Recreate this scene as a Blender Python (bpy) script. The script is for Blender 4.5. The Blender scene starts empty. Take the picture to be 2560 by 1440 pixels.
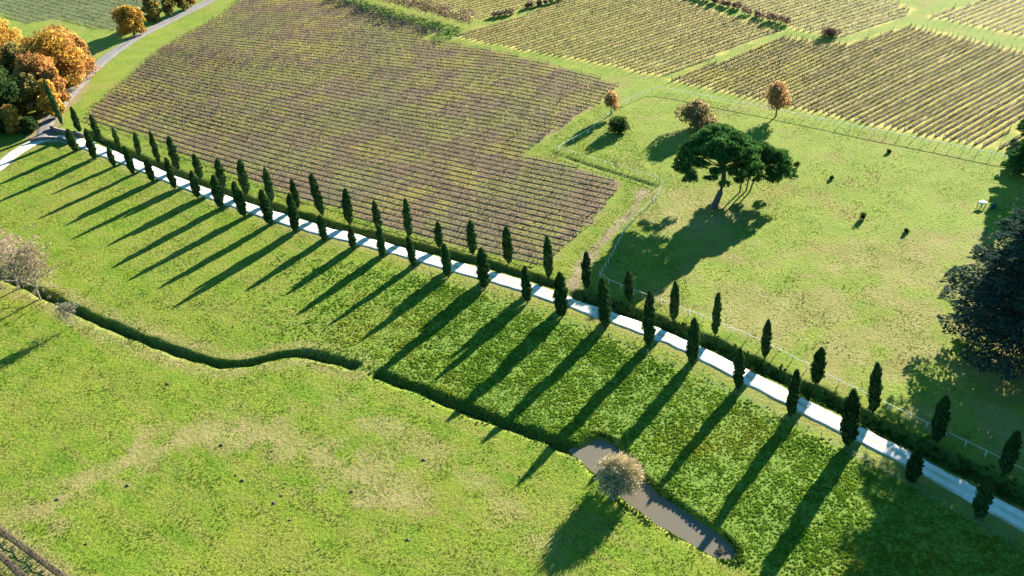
import bpy, math
import numpy as np
from mathutils import Matrix, Vector

# ---------------------------------------------------------------- camera, light, exposure
scene = bpy.context.scene
CAM_H = 90.0
cam_data = bpy.data.cameras.new('camera'); cam = bpy.data.objects.new('camera', cam_data)
scene.collection.objects.link(cam); scene.camera = cam
cam_data.sensor_width = 36.0; cam_data.lens = 32.9; cam_data.clip_start = 1.0; cam_data.clip_end = 9000
cam.matrix_world = Matrix(((0.997053, 0.076719, 0.0, 0.0), (-0.042456, 0.551761, -0.832921, 0.0),
                           (-0.063901, 0.830466, 0.553392, CAM_H), (0, 0, 0, 1)))
SUN_AZ = math.radians(51.5); SUN_EL = math.radians(16.7)
world = bpy.data.worlds.new('World'); scene.world = world; world.use_nodes = True
wn = world.node_tree; bg = wn.nodes['Background']
sky = wn.nodes.new('ShaderNodeTexSky'); sky.sky_type = 'NISHITA'; sky.sun_disc = False
sky.sun_elevation = SUN_EL; sky.sun_rotation = SUN_AZ - math.pi / 2
sky.air_density = 1.0; sky.dust_density = 0.6; sky.ozone_density = 2.0
tint = wn.nodes.new('ShaderNodeMix'); tint.data_type = 'RGBA'; tint.blend_type = 'MULTIPLY'; tint.inputs[0].default_value = 1.0; tint.inputs[7].default_value = (0.30, 0.78, 0.88, 1)
wn.links.new(sky.outputs[0], tint.inputs[6]); wn.links.new(tint.outputs[2], bg.inputs[0]); bg.inputs[1].default_value = 0.05
sun_data = bpy.data.lights.new('sun', 'SUN'); sun = bpy.data.objects.new('sun', sun_data)
sun_data.energy = 5.0; sun_data.angle = math.radians(0.5); sun_data.color = (1.0, 0.93, 0.80)
sdir = Vector((math.cos(SUN_AZ) * math.cos(SUN_EL), math.sin(SUN_AZ) * math.cos(SUN_EL), math.sin(SUN_EL)))
sun.rotation_euler = sdir.to_track_quat('Z', 'Y').to_euler(); sun.location = (0, 0, 120)
scene.collection.objects.link(sun)
vs = scene.view_settings
vs.view_transform = 'Standard'; vs.look = 'None'; vs.gamma = 1.0; vs.use_curve_mapping = False
vs.exposure = 2.2

C = scene.collection
rng = np.random.RandomState(7)

# ---------------------------------------------------------------- layout of the place (metres)
NEAR_CYP=[(-101.4,208.8,6.2),(-95.0,203.3,8.1),(-89.1,198.7,4.9),(-83.2,193.6,7.1),(-77.5,189.1,5.5),(-71.4,184.5,7.4),(-65.1,179.2,6.5),(-59.0,173.8,7.5),(-53.2,169.1,7.8),(-47.1,164.8,7.5),(-41.3,160.7,8.2),(-35.2,156.4,5.4),(-29.2,152.4,4.9),(-23.5,148.8,6.2),(-17.5,144.9,6.0),(-11.1,140.5,6.2),(-4.7,135.9,7.5),(2.5,130.6,6.5),(7.9,125.6,7.8),(14.6,121.5,8.3),(20.6,116.0,9.0),(26.3,110.7,7.6),(31.8,104.3,6.4),(37.5,97.7,7.3),(43.3,91.2,8.5),(48.9,83.7,4.5),(54.4,77.0,6.1)]
FAR_CYP=[(-110.4,225.3,12.5),(-104.3,220.0,6.9),(-97.3,214.0,7.6),(-91.3,209.5,5.5),(-84.8,203.7,5.9),(-78.9,199.0,8.1),(-73.1,193.9,8.4),(-66.7,188.5,6.0),(-60.4,183.0,6.7),(-54.6,178.8,8.1),(-48.5,174.4,7.8),(-42.5,170.8,6.6),(-36.9,166.9,9.2),(-31.0,162.4,7.9),(-24.9,159.0,6.8),(-18.9,155.8,8.4),(-13.0,151.3,5.6),(-6.7,147.9,6.9),(-0.2,143.6,7.5),(6.6,137.7,8.3),(12.8,133.7,7.0),(19.5,128.9,6.0),(25.7,122.3,7.5),(31.4,117.6,8.1),(37.6,111.2,7.2),(43.2,104.4,6.5),(49.0,97.2,8.7),(55.0,90.5,8.0),(60.9,83.9,7.2)]
ROAD=[(-117.5,203.6),(-117.0,209.4),(-115.3,214.9),(-112.8,217.5),(-109.6,218.1),(-106.1,216.8),(-102.1,213.7),(-93.2,206.3),(-80.8,196.0),(-69.2,186.2),(-58.6,177.2),(-51.3,171.6),(-42.9,165.2),(-34.2,159.5),(-23.0,152.8),(-9.8,143.8),(0.1,137.0),(7.8,131.2),(9.5,130.0),(19.9,121.3),(25.4,116.6),(37.6,102.5),(42.5,96.7),(46.6,92.1),(52.4,84.9),(58.3,77.5),(61.8,72.9)]
LANE=[(-117.0,202.5),(-119.7,195.8)]
GRAVEL=[(-113.0,218.0),(-114.6,223.6),(-115.5,230.1),(-116.3,239.5),(-116.4,246.5),(-116.8,261.6),(-115.8,275.2),(-112.6,291.7),(-107.5,305.5),(-102.4,316.5),(-97.1,328.1),(-91.3,340.6),(-85.3,354.4)]
ROAD_DITCH=[(-102.6,219.4),(-90.5,207.5),(-77.9,196.6),(-68.6,188.2),(-59.9,180.9),(-52.0,174.9),(-43.5,169.1),(-35.4,163.1),(-22.7,155.3),(-9.8,147.5),(-2.6,143.0),(0.2,140.7),(7.5,135.4)]
ROAD_DITCH_R=[(10.8,131.7),(18.2,126.3),(24.0,121.4),(30.4,115.2),(36.2,108.9),(41.6,102.9),(47.3,96.2),(52.6,90.0),(56.8,85.0),(62.6,78.2)]
LOW_DITCH=[(-105.4,159.3),(-96.5,153.0),(-90.2,148.7),(-83.2,143.7),(-75.7,137.7),(-69.0,133.2),(-63.0,129.0),(-56.5,125.1),(-51.1,121.7),(-46.8,119.5),(-44.1,119.2),(-39.3,120.6),(-35.5,121.4),(-31.4,119.8),(-25.7,116.8)]
LOW_DITCH_R=[(-21.7,114.1),(-17.5,111.4),(-12.6,108.0),(-7.2,104.2),(-1.5,100.1),(5.0,95.9),(7.0,93.8)]
POND=[(6.6,94.1),(8.9,95.8),(10.6,96.5),(12.4,95.0),(13.8,91.4),(14.9,88.2),(16.9,84.8),(19.9,81.6),(22.7,78.4),(24.1,75.7),(23.8,74.1),(22.3,74.4),(20.5,76.0),(18.3,78.3),(15.7,80.8),(13.6,83.5),(11.5,86.5),(8.8,90.7)]
PADDOCK_FENCE=[(15.5,136.7),(18.6,143.4),(21.2,149.8),(24.8,156.4),(29.8,162.9),(31.9,167.7),(31.6,171.0),(23.1,178.3),(12.5,188.7),(21.0,197.2),(28.7,209.7),(39.4,219.0),(44.6,215.1),(60.8,202.0),(75.3,189.7),(88.7,178.9),(101.0,168.9),(108.1,163.7)]
ROADSIDE_FENCE=[(15.5,136.7),(16.8,134.0),(23.2,128.2),(25.9,125.9),(38.3,113.7),(46.1,103.7),(50.7,98.2),(55.3,92.7),(61.2,85.7),(65.0,80.9)]
WIRE_FENCE=[(-17.0,142.8),(-10.5,137.9),(-2.9,132.4),(3.0,127.5),(12.3,120.9),(20.1,113.6),(27.3,106.5),(33.8,99.9),(40.6,92.5),(45.7,85.9),(50.9,79.6),(54.9,74.5),(58.5,70.3)]
VINE_MAIN=[(-106.6,228.4),(-106.9,238.4),(-104.4,252.8),(-101.1,281.7),(-88.5,314.3),(-84.8,336.4),(-72.5,348.2),(-48.7,316.6),(-38.3,303.8),(-23.2,286.6),(-14.4,277.7),(-20.8,271.5),(-11.9,266.6),(7.1,250.6),(32.1,224.0),(24.7,213.0),(16.0,202.7),(4.9,188.4),(9.1,185.1),(16.4,179.5),(24.3,171.7),(23.3,167.4),(16.2,155.4),(8.7,144.1),(6.0,141.8),(-1.8,145.6),(-12.9,153.0),(-24.1,160.1),(-36.3,170.2),(-47.5,178.7),(-62.1,191.0),(-74.9,202.6),(-84.4,213.3),(-94.2,219.8)]
VINE_F2=[(-11.4,271.1),(12.8,288.9),(25.2,302.6),(45.2,315.7),(59.3,291.5),(72.4,268.2),(80.2,254.5),(42.4,227.4),(28.0,239.8),(7.4,255.4)]
VINE_F3=[(43.2,224.4),(81.0,250.2),(89.7,242.2),(95.7,240.8),(116.1,251.4),(125.6,238.1),(134.4,225.9),(142.2,217.7),(132.0,198.9),(114.6,186.2),(100.1,174.0),(90.1,182.3),(80.2,190.9),(69.0,201.3),(58.4,211.3)]
VINE_F3B=[(102.5,173.6),(117.8,185.6),(129.6,194.6),(115.8,166.0),(107.6,168.9)]
VINE_F4=[(70.7,286.5),(62.2,306.3),(90.0,312.9),(114.4,287.7),(122.0,263.4),(112.2,255.9),(94.3,246.1),(85.3,252.6),(83.5,261.8)]
VINE_F5=[(122.3,258.5),(137.8,265.1),(159.2,275.6),(166.1,261.7),(147.9,228.2),(139.7,236.4),(130.1,248.1)]
VINE_F6=[(-28.6,316.8),(-16.8,332.8),(17.4,320.9),(18.4,297.9),(5.4,290.8),(-4.7,285.3),(-13.5,297.6)]
FIELD_NW=[(-187.9,339.2),(-211.5,430.6),(-105.2,392.0),(-104.7,336.8),(-111.8,331.5),(-117.3,321.5),(-119.8,303.1),(-127.6,307.0),(-146.1,322.1),(-156.9,318.2),(-172.0,335.2)]
HEDGE_A=[(-47.0,326.3),(-36.3,312.0),(-27.9,303.3),(-19.8,293.8),(-12.1,285.1),(-6.9,280.0)]
HEDGE_B=[(1.5,286.5),(6.5,288.0)]
HEDGE_B2=[(11.8,293.3),(17.0,296.1),(23.7,300.4)]
HEDGE_C=[(63.1,291.8),(68.8,283.6),(73.9,276.7)]
HEDGE_C2=[(75.0,271.4),(79.6,264.6),(83.5,260.0)]
TRACK=[(27.7,167.0),(25.5,161.1),(22.5,156.3),(18.8,151.2),(15.9,146.6),(13.7,142.7),(11.4,137.7),(10.4,133.8)]
PADD_DITCH=[(11.1,188.3),(18.2,180.7),(25.0,174.3),(30.8,168.6)]
DRY1=[(-64.3,90.9),(-59.1,96.3),(-53.0,100.4),(-47.8,102.8),(-40.9,102.8),(-34.8,101.3),(-28.5,97.0),(-21.3,91.2),(-16.8,87.4)]
DRY2=[(-28.6,107.1),(-20.0,102.6),(-11.7,94.3),(-3.7,85.4),(3.3,75.6)]
GRASSROAD=[(-20.2,270.3),(-9.6,275.8),(-13.1,268.6),(7.2,252.8),(25.6,237.3),(38.2,224.1),(53.2,209.8),(68.7,197.2),(86.1,183.0),(102.1,171.2),(110.7,164.1)]
VINES_SW1=[(-79.8,96.6),(-69.4,87.6),(-58.2,79.1),(-47.4,70.6)]
VINES_SW2=[(-73.8,88.0),(-67.5,83.1),(-63.1,79.5),(-53.4,71.7)]
STRIP_SW=[(-76.7,97.0),(-70.1,91.9),(-62.4,85.9),(-53.3,78.6),(-43.8,70.8)]
PARAPET_LOW=[(-115.1,216.1),(-113.6,217.0),(-111.4,217.0),(-108.9,216.3),(-106.7,215.5),(-104.5,213.7)]
PARAPET_UP=[(-113.0,224.0),(-111.1,222.2),(-108.5,220.5),(-105.5,219.3),(-102.3,217.0)]
P={'pine': (40.3, 158.3, 16.3), 'slim0': (46.6, 163.6, 11.3), 'slim1': (48.0, 164.0, 11.3), 'slim2': (48.6, 163.6, 11.3), 'peach': (26.5, 206.0, 5.9), 'olive': (63.3, 197.8, 8.1), 'roundshrub': (27.1, 196.1, 3.9), 'bigbush': (45.3, 194.9, 6.3), 'willow': (11.7, 86.3, 8.4), 'bare0': (-96.4, 151.6, 14.1), 'bare1': (-90.8, 147.7, 14.2), 'bare2': (-85.4, 143.7, 12.9), 'bare3': (-75.5, 135.0, 6.1), 'bare4': (-103.4, 155.1, 13.5), 'oak0': (-141.3, 266.8, 16.7), 'oak1': (-131.7, 257.0, 11.9), 'oak2': (-158.0, 283.8, 14.7), 'oak3': (-120.7, 251.7, 15.6), 'oak4': (-118.8, 257.3, 15.7), 'oak5': (-118.3, 276.8, 9.3), 'oak6': (-120.3, 241.6, 12.8), 'oak7': (-126.1, 229.5, 13.9), 'oak8': (-120.4, 234.9, 9.5), 'oak9': (-121.7, 223.7, 6.9), 'oak10': (-113.3, 296.5, 9.3), 'oak11': (-110.5, 309.1, 7.9), 'oak12': (-109.0, 310.8, 8.5), 'oak13': (-106.6, 314.5, 8.2), 'oak14': (-103.4, 319.3, 7.2), 'oak15': (-101.6, 322.9, 6.1), 'oak16': (-114.3, 231.1, 9.7), 'oak17': (-120.4, 268.8, 8.8), 'oak18': (-139.1, 245.4, 14.1), 'oak19': (-124.4, 235.7, 9.0), 'oak20': (-116.0, 238.6, 10.0), 'oak21': (-126.9, 223.5, 8.1), 'oak22': (-117.4, 222.4, 3.5), 'oak23': (-129.9, 262.8, 10.8), 'oak24': (-119.2, 268.5, 8.6), 'cedar': (72.4, 96.2, 27.8), 'ne1': (101.5, 157.0, 10.7), 'ne2': (105.8, 150.6, 11.4), 's1': (60.5, 171.9), 's2': (65.7, 166.1), 's3': (80.8, 175.5), 's4': (66.2, 149.8), 's5': (72.0, 143.8), 'trough': (89.0, 151.0), 'blue': (90.6, 149.9), 's6': (92.0, 247.6), 'tuft': (30.7, 185.9)}
ROWDIR=[(-96.4,248.2,-36.9),(-60.6,272.5,-26.5),(-43.4,220.0,-33.2),(-4.1,242.2,-26.3),(-18.0,209.1,-30.9),(12.4,164.1,-33.9),(13.7,178.1,-33.4),(18.9,234.4,-41.0),(-76.0,311.1,-23.3),(-96.3,226.4,-37.8),(-21.0,161.2,-32.6),(-40.9,290.1,-24.4),(-70.3,202.8,-36.9),(28.1,224.0,-42.3)]

# ---------------------------------------------------------------- helpers
def resample(pts, step):
    p = np.array(pts, float); d = np.hypot(*np.diff(p, axis=0).T); s = np.r_[0, np.cumsum(d)]
    n = max(2, int(s[-1] / step) + 1); t = np.linspace(0, s[-1], n)
    return np.c_[np.interp(t, s, p[:, 0]), np.interp(t, s, p[:, 1])]
def smooth(pts, step=1.0, it=6):
    p = resample(pts, step)
    for _ in range(it):
        q = p.copy(); q[1:-1] = (p[:-2] + 2 * p[1:-1] + p[2:]) / 4; p = q
    return p
def dist_line(X, Y, pts):
    p = np.array(pts, float); best = np.full(X.shape, 1e9)
    for a, b in zip(p[:-1], p[1:]):
        m = ((X > min(a[0], b[0]) - 25) & (X < max(a[0], b[0]) + 25) & (Y > min(a[1], b[1]) - 25) & (Y < max(a[1], b[1]) + 25))
        if not m.any(): continue
        x = X[m]; y = Y[m]; d = b - a; t = np.clip(((x - a[0]) * d[0] + (y - a[1]) * d[1]) / (d @ d + 1e-9), 0, 1)
        best[m] = np.minimum(best[m], np.hypot(x - a[0] - t * d[0], y - a[1] - t * d[1]))
    return best
def inside(X, Y, poly):
    p = np.array(poly, float); r = np.zeros(X.shape, bool)
    for a, b in zip(p, np.roll(p, -1, 0)):
        if a[1] == b[1]: continue
        c = ((a[1] > Y) != (b[1] > Y)) & (X < (b[0] - a[0]) * (Y - a[1]) / (b[1] - a[1]) + a[0]); r ^= c
    return r
def sdist(X, Y, poly):                     # negative inside
    d = dist_line(X, Y, list(poly) + [poly[0]]); return np.where(inside(X, Y, poly), -d, d)
_lat = np.random.RandomState(3).rand(256, 256)
def vnoise(X, Y, s, seed=0):               # value noise 0..1
    x = X / s + seed * 17.3 + 500; y = Y / s + seed * 9.1 + 500
    i = np.floor(x).astype(int); j = np.floor(y).astype(int); u = x - i; v = y - j
    u = u * u * (3 - 2 * u); v = v * v * (3 - 2 * v); L = lambda a, b: _lat[a % 256, b % 256]
    return (L(i, j) * (1 - u) + L(i + 1, j) * u) * (1 - v) + (L(i, j + 1) * (1 - u) + L(i + 1, j + 1) * u) * v
def sstep(a, b, x):
    t = np.clip((x - a) / (b - a), 0, 1); return t * t * (3 - 2 * t)

ROAD_S = smooth([(-130, 172), (-124, 186), (-119.7, 195.8)] + ROAD, 1.0, 8); GRAVEL_S = smooth(GRAVEL, 1.5, 8)
RD = smooth(ROAD_DITCH, 1.0); RDR = smooth(ROAD_DITCH_R, 1.0); LD = smooth(LOW_DITCH, 1.0, 5); LDR = smooth(LOW_DITCH_R, 1.0, 4); PD = smooth(PADD_DITCH, 1.0)
WATER_Z = -0.5
def height(X, Y):
    X = np.asarray(X, float); Y = np.asarray(Y, float)
    z = 0.35 * (vnoise(X, Y, 26, 1) - 0.5) + 0.12 * (vnoise(X, Y, 7, 2) - 0.5)
    w = 1 + 0.75 * (vnoise(X, Y, 2.6, 4) - 0.5)
    for line, hw, dep in ((RD, 1.25, 0.8), (RDR, 1.7, 0.9), (LD, 0.95, 1.0), (LDR, 1.2, 1.2), (PD, 0.5, 0.3)):
        d = dist_line(X, Y, line) * w; z = z - dep * sstep(hw, hw * 0.25, d)
    d = sdist(X, Y, POND) + 0.5 * (vnoise(X, Y, 2.2, 6) - 0.5)
    z = np.where(d < 1.6, np.minimum(z, -1.3 + 1.3 * sstep(-0.6, 0.8, d) + z * sstep(-0.6, 0.8, d)), z)
    d = dist_line(X, Y, GRAVEL_S); 
    return z
def H(x, y): return float(height(np.array([x]), np.array([y]))[0])

def link(o, parent=None):
    C.objects.link(o)
    if parent is not None: o.parent = parent
    return o
def tag(o, label=None, cat=None, group=None, kind=None):
    if label: o['label'] = label
    if cat: o['category'] = cat
    if group: o['group'] = group
    if kind: o['kind'] = kind
    return o
def thing(name, loc, label, cat, group=None, rz=0.0):
    o = bpy.data.objects.new(name, None); o.empty_display_size = 0.5; o.location = loc; o.rotation_euler = (0, 0, rz)
    link(o); return tag(o, label, cat, group)
def mesh_np(name, V, F, mats, cols=None, fmat=None, smooth_sh=False):
    """V (n,3); F list of (m,k) int arrays; cols (n,3) per-vertex colour"""
    if not isinstance(F, list): F = [F]
    me = bpy.data.meshes.new(name); V = np.asarray(V, np.float32)
    me.vertices.add(len(V)); me.vertices.foreach_set('co', V.ravel())
    tot = sum(f.size for f in F); npoly = sum(len(f) for f in F)
    me.loops.add(tot); me.loops.foreach_set('vertex_index', np.concatenate([f.ravel() for f in F]).astype(np.int32))
    sizes = np.concatenate([np.full(len(f), f.shape[1]) for f in F]); st = np.r_[0, np.cumsum(sizes)[:-1]]
    me.polygons.add(npoly); me.polygons.foreach_set('loop_start', st.astype(np.int32))
    if fmat is not None: me.polygons.foreach_set('material_index', np.asarray(fmat, np.int32))
    if smooth_sh: me.polygons.foreach_set('use_smooth', np.ones(npoly, bool))
    if cols is not None:
        a = me.color_attributes.new('Col', 'FLOAT_COLOR', 'POINT')
        a.data.foreach_set('color', np.c_[cols, np.ones(len(cols))].astype(np.float32).ravel())
    for m in (mats if isinstance(mats, (list, tuple)) else [mats]): me.materials.append(m)
    me.update(calc_edges=True); me.validate(); return me
class Geo:                                   # collects pieces of ONE part
    def __init__(s): s.V = []; s.Q = []; s.T = []; s.c = []; s.n = 0
    def add(s, V, Q=None, T=None, col=(1, 1, 1)):
        V = np.asarray(V, float); s.V.append(V)
        if Q is not None and len(Q): s.Q.append(np.asarray(Q) + s.n)
        if T is not None and len(T): s.T.append(np.asarray(T) + s.n)
        col = np.asarray(col, float); s.c.append(np.tile(col, (len(V), 1)) if col.ndim == 1 else col); s.n += len(V)
    def mesh(s, name, mat, sm=False):
        F = ([np.concatenate(s.Q)] if s.Q else []) + ([np.concatenate(s.T)] if s.T else [])
        return mesh_np(name, np.concatenate(s.V), F, mat, np.concatenate(s.c), smooth_sh=sm)
    def cards(s, P, A, B, col):              # rhombic leaves: centre P, half axes A (length) and B (width)
        n = len(P); V = np.stack([P - A, P + B - A * 0.1, P + A, P - B - A * 0.1], 1).reshape(-1, 3)
        s.add(V, Q=np.arange(4 * n).reshape(-1, 4), col=np.repeat(col, 4, 0))
    def tube(s, pts, rad, k=6, col=(1, 1, 1), cap=True):
        pts = np.asarray(pts, float); rad = np.broadcast_to(rad, len(pts)); t = np.gradient(pts, axis=0); t /= np.linalg.norm(t, axis=1)[:, None] + 1e-9
        ref = np.where(np.abs(t[:, 2:3]) > 0.9, [[1, 0, 0]], [[0, 0, 1]]); a = np.cross(t, ref); a /= np.linalg.norm(a, axis=1)[:, None] + 1e-9; b = np.cross(t, a)
        th = np.arange(k) * 2 * np.pi / k
        V = pts[:, None] + rad[:, None, None] * (a[:, None] * np.cos(th)[:, None] + b[:, None] * np.sin(th)[:, None])
        n = len(pts); i = np.arange(n - 1)[:, None] * k; j = np.arange(k)[None]; j2 = (j + 1) % k
        Q = np.stack([i + j, i + j2, i + k + j2, i + k + j], -1).reshape(-1, 4)
        s.add(V.reshape(-1, 3), Q=Q, col=col)
    def box(s, c, size, col=(1, 1, 1), rz=0.0):
        x, y, z = np.array(size) / 2; V = np.array([(a * x, b * y, d * z) for d in (-1, 1) for a, b in ((-1, -1), (1, -1), (1, 1), (-1, 1))])
        cs, sn = math.cos(rz), math.sin(rz); V = np.c_[V[:, 0] * cs - V[:, 1] * sn, V[:, 0] * sn + V[:, 1] * cs, V[:, 2]] + np.array(c)
        s.add(V, Q=[(0, 3, 2, 1), (4, 5, 6, 7), (0, 1, 5, 4), (1, 2, 6, 5), (2, 3, 7, 6), (3, 0, 4, 7)], col=col)
def unit(v): return v / (np.linalg.norm(v, axis=-1, keepdims=True) + 1e-9)
def rdir(n, r): return unit(r.normal(size=(n, 3)))
def leafcards(geo, P, N, size, col, r, up=0.0, asp=0.55):
    """random leaves round points P facing roughly N"""
    n = len(P); A = rdir(n, r) + np.array([0, 0, up]); A = unit(A - N * np.sum(A * N, 1, keepdims=True) * 0.7)
    B = unit(np.cross(A, N + 0.3 * rdir(n, r))); sz = np.broadcast_to(size, n)[:, None] * r.uniform(0.7, 1.3, (n, 1))
    geo.cards(P, A * sz * 0.5, B * sz * 0.5 * asp * 1.3, col)
def palette(n, cols, w, r, jit=0.18):
    c = np.array(cols)[r.choice(len(cols), n, p=np.array(w) / np.sum(w))]; return np.clip(c * (1 + jit * r.normal(size=(n, 1))), 0.002, 1)
def ordn(i):
    return '%d%s' % (i, 'th' if 10 <= i % 100 <= 20 else {1: 'st', 2: 'nd', 3: 'rd'}.get(i % 10, 'th'))

# ---------------------------------------------------------------- materials
def newmat(name):
    m = bpy.data.materials.new(name); m.use_nodes = True; nt = m.node_tree; nt.nodes.clear(); return m, nt
def N(nt, t, **kw):
    n = nt.nodes.new(t)
    for k, v in kw.items(): setattr(n, k, v)
    return n
def foliage_mat(name, trans=0.35, noise=0.0, ns=1.0, inst=False):
    m, nt = newmat(name); out = N(nt, 'ShaderNodeOutputMaterial'); mix = N(nt, 'ShaderNodeMixShader'); d = N(nt, 'ShaderNodeBsdfDiffuse'); t = N(nt, 'ShaderNodeBsdfTranslucent')
    a = N(nt, 'ShaderNodeAttribute', attribute_name='tint' if inst else 'Col')
    if inst: a.attribute_type = 'INSTANCER'
    src = a.outputs['Color']
    if inst:                                     # leaf colour differs a little inside one tuft
        a2 = N(nt, 'ShaderNodeAttribute', attribute_name='Col'); mx = N(nt, 'ShaderNodeMix', data_type='RGBA', blend_type='MULTIPLY'); mx.inputs[0].default_value = 1
        nt.links.new(src, mx.inputs[6]); nt.links.new(a2.outputs['Color'], mx.inputs[7]); src = mx.outputs[2]
    oi = N(nt, 'ShaderNodeObjectInfo'); hs = N(nt, 'ShaderNodeHueSaturation'); mr = N(nt, 'ShaderNodeMapRange')
    mr.inputs[3].default_value = 0.82; mr.inputs[4].default_value = 1.18; nt.links.new(oi.outputs['Random'], mr.inputs[0]); nt.links.new(mr.outputs[0], hs.inputs['Value'])
    nt.links.new(src, hs.inputs['Color']); src = hs.outputs[0]
    nt.links.new(src, d.inputs[0]); nt.links.new(src, t.inputs[0]); mix.inputs[0].default_value = trans
    nt.links.new(d.outputs[0], mix.inputs[1]); nt.links.new(t.outputs[0], mix.inputs[2]); nt.links.new(mix.outputs[0], out.inputs[0]); return m
def solid_mat(name, col, rough=0.8, var=0.25, scale=3.0, bump=0.3, col2=None, spec=0.3):
    m, nt = newmat(name); out = N(nt, 'ShaderNodeOutputMaterial'); b = N(nt, 'ShaderNodeBsdfPrincipled'); tc = N(nt, 'ShaderNodeTexCoord')
    nz = N(nt, 'ShaderNodeTexNoise'); nz.inputs['Scale'].default_value = scale; nz.inputs['Detail'].default_value = 6; nt.links.new(tc.outputs['Object'], nz.inputs[0])
    cr = N(nt, 'ShaderNodeMix', data_type='RGBA'); c2 = col2 or tuple(c * (1 - var) for c in col); c1 = tuple(min(1, c * (1 + var)) for c in col)
    cr.inputs[6].default_value = (*c2, 1); cr.inputs[7].default_value = (*c1, 1)
    mr = N(nt, 'ShaderNodeMapRange'); mr.inputs[1].default_value = 0.3; mr.inputs[2].default_value = 0.7
    nt.links.new(nz.outputs[0], mr.inputs[0]); nt.links.new(mr.outputs[0], cr.inputs[0]); ca = N(nt, 'ShaderNodeAttribute', attribute_name='Col'); cm = N(nt, 'ShaderNodeMix', data_type='RGBA', blend_type='MULTIPLY'); cm.inputs[0].default_value = 1.0
    nt.links.new(cr.outputs[2], cm.inputs[6]); nt.links.new(ca.outputs['Color'], cm.inputs[7]); nt.links.new(cm.outputs[2], b.inputs['Base Color'])
    b.inputs['Roughness'].default_value = rough; b.inputs['Specular IOR Level'].default_value = spec
    bp = N(nt, 'ShaderNodeBump'); bp.inputs['Strength'].default_value = bump; bp.inputs['Distance'].default_value = 0.1; nt.links.new(nz.outputs[0], bp.inputs['Height']); nt.links.new(bp.outputs[0], b.inputs['Normal'])
    nt.links.new(b.outputs[0], out.inputs[0]); return m

M_LEAF = foliage_mat('leaves', 0.5); M_NEEDLE = foliage_mat('needles', 0.22); M_VINE = foliage_mat('vine_leaves', 0.4)
M_TUFT = foliage_mat('grass_tuft', 0.45, inst=True); M_TWIG = foliage_mat('twigs', 0.1)
M_BARK = solid_mat('bark', (0.10, 0.075, 0.055), scale=6); M_BARKG = solid_mat('pale_bark', (0.22, 0.19, 0.16), scale=6)
M_PINEBARK = solid_mat('pine_bark', (0.12, 0.085, 0.07), scale=4)
M_SOIL = solid_mat('vine_soil', (0.095, 0.078, 0.04), var=0.35, scale=0.8); M_POST = solid_mat('grey_wood_post', (0.10, 0.085, 0.07), scale=8)
M_WHITE = solid_mat('white_paint', (0.72, 0.72, 0.68), var=0.08, scale=5, bump=0.05); M_STONE = solid_mat('stone', (0.20, 0.17, 0.15), var=0.4, scale=2.5, bump=0.8)
M_MOLE = solid_mat('mole_earth', (0.11, 0.075, 0.05), var=0.4, scale=4, bump=0.8); M_WIRE = solid_mat('wire', (0.25, 0.25, 0.25), rough=0.4)

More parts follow.
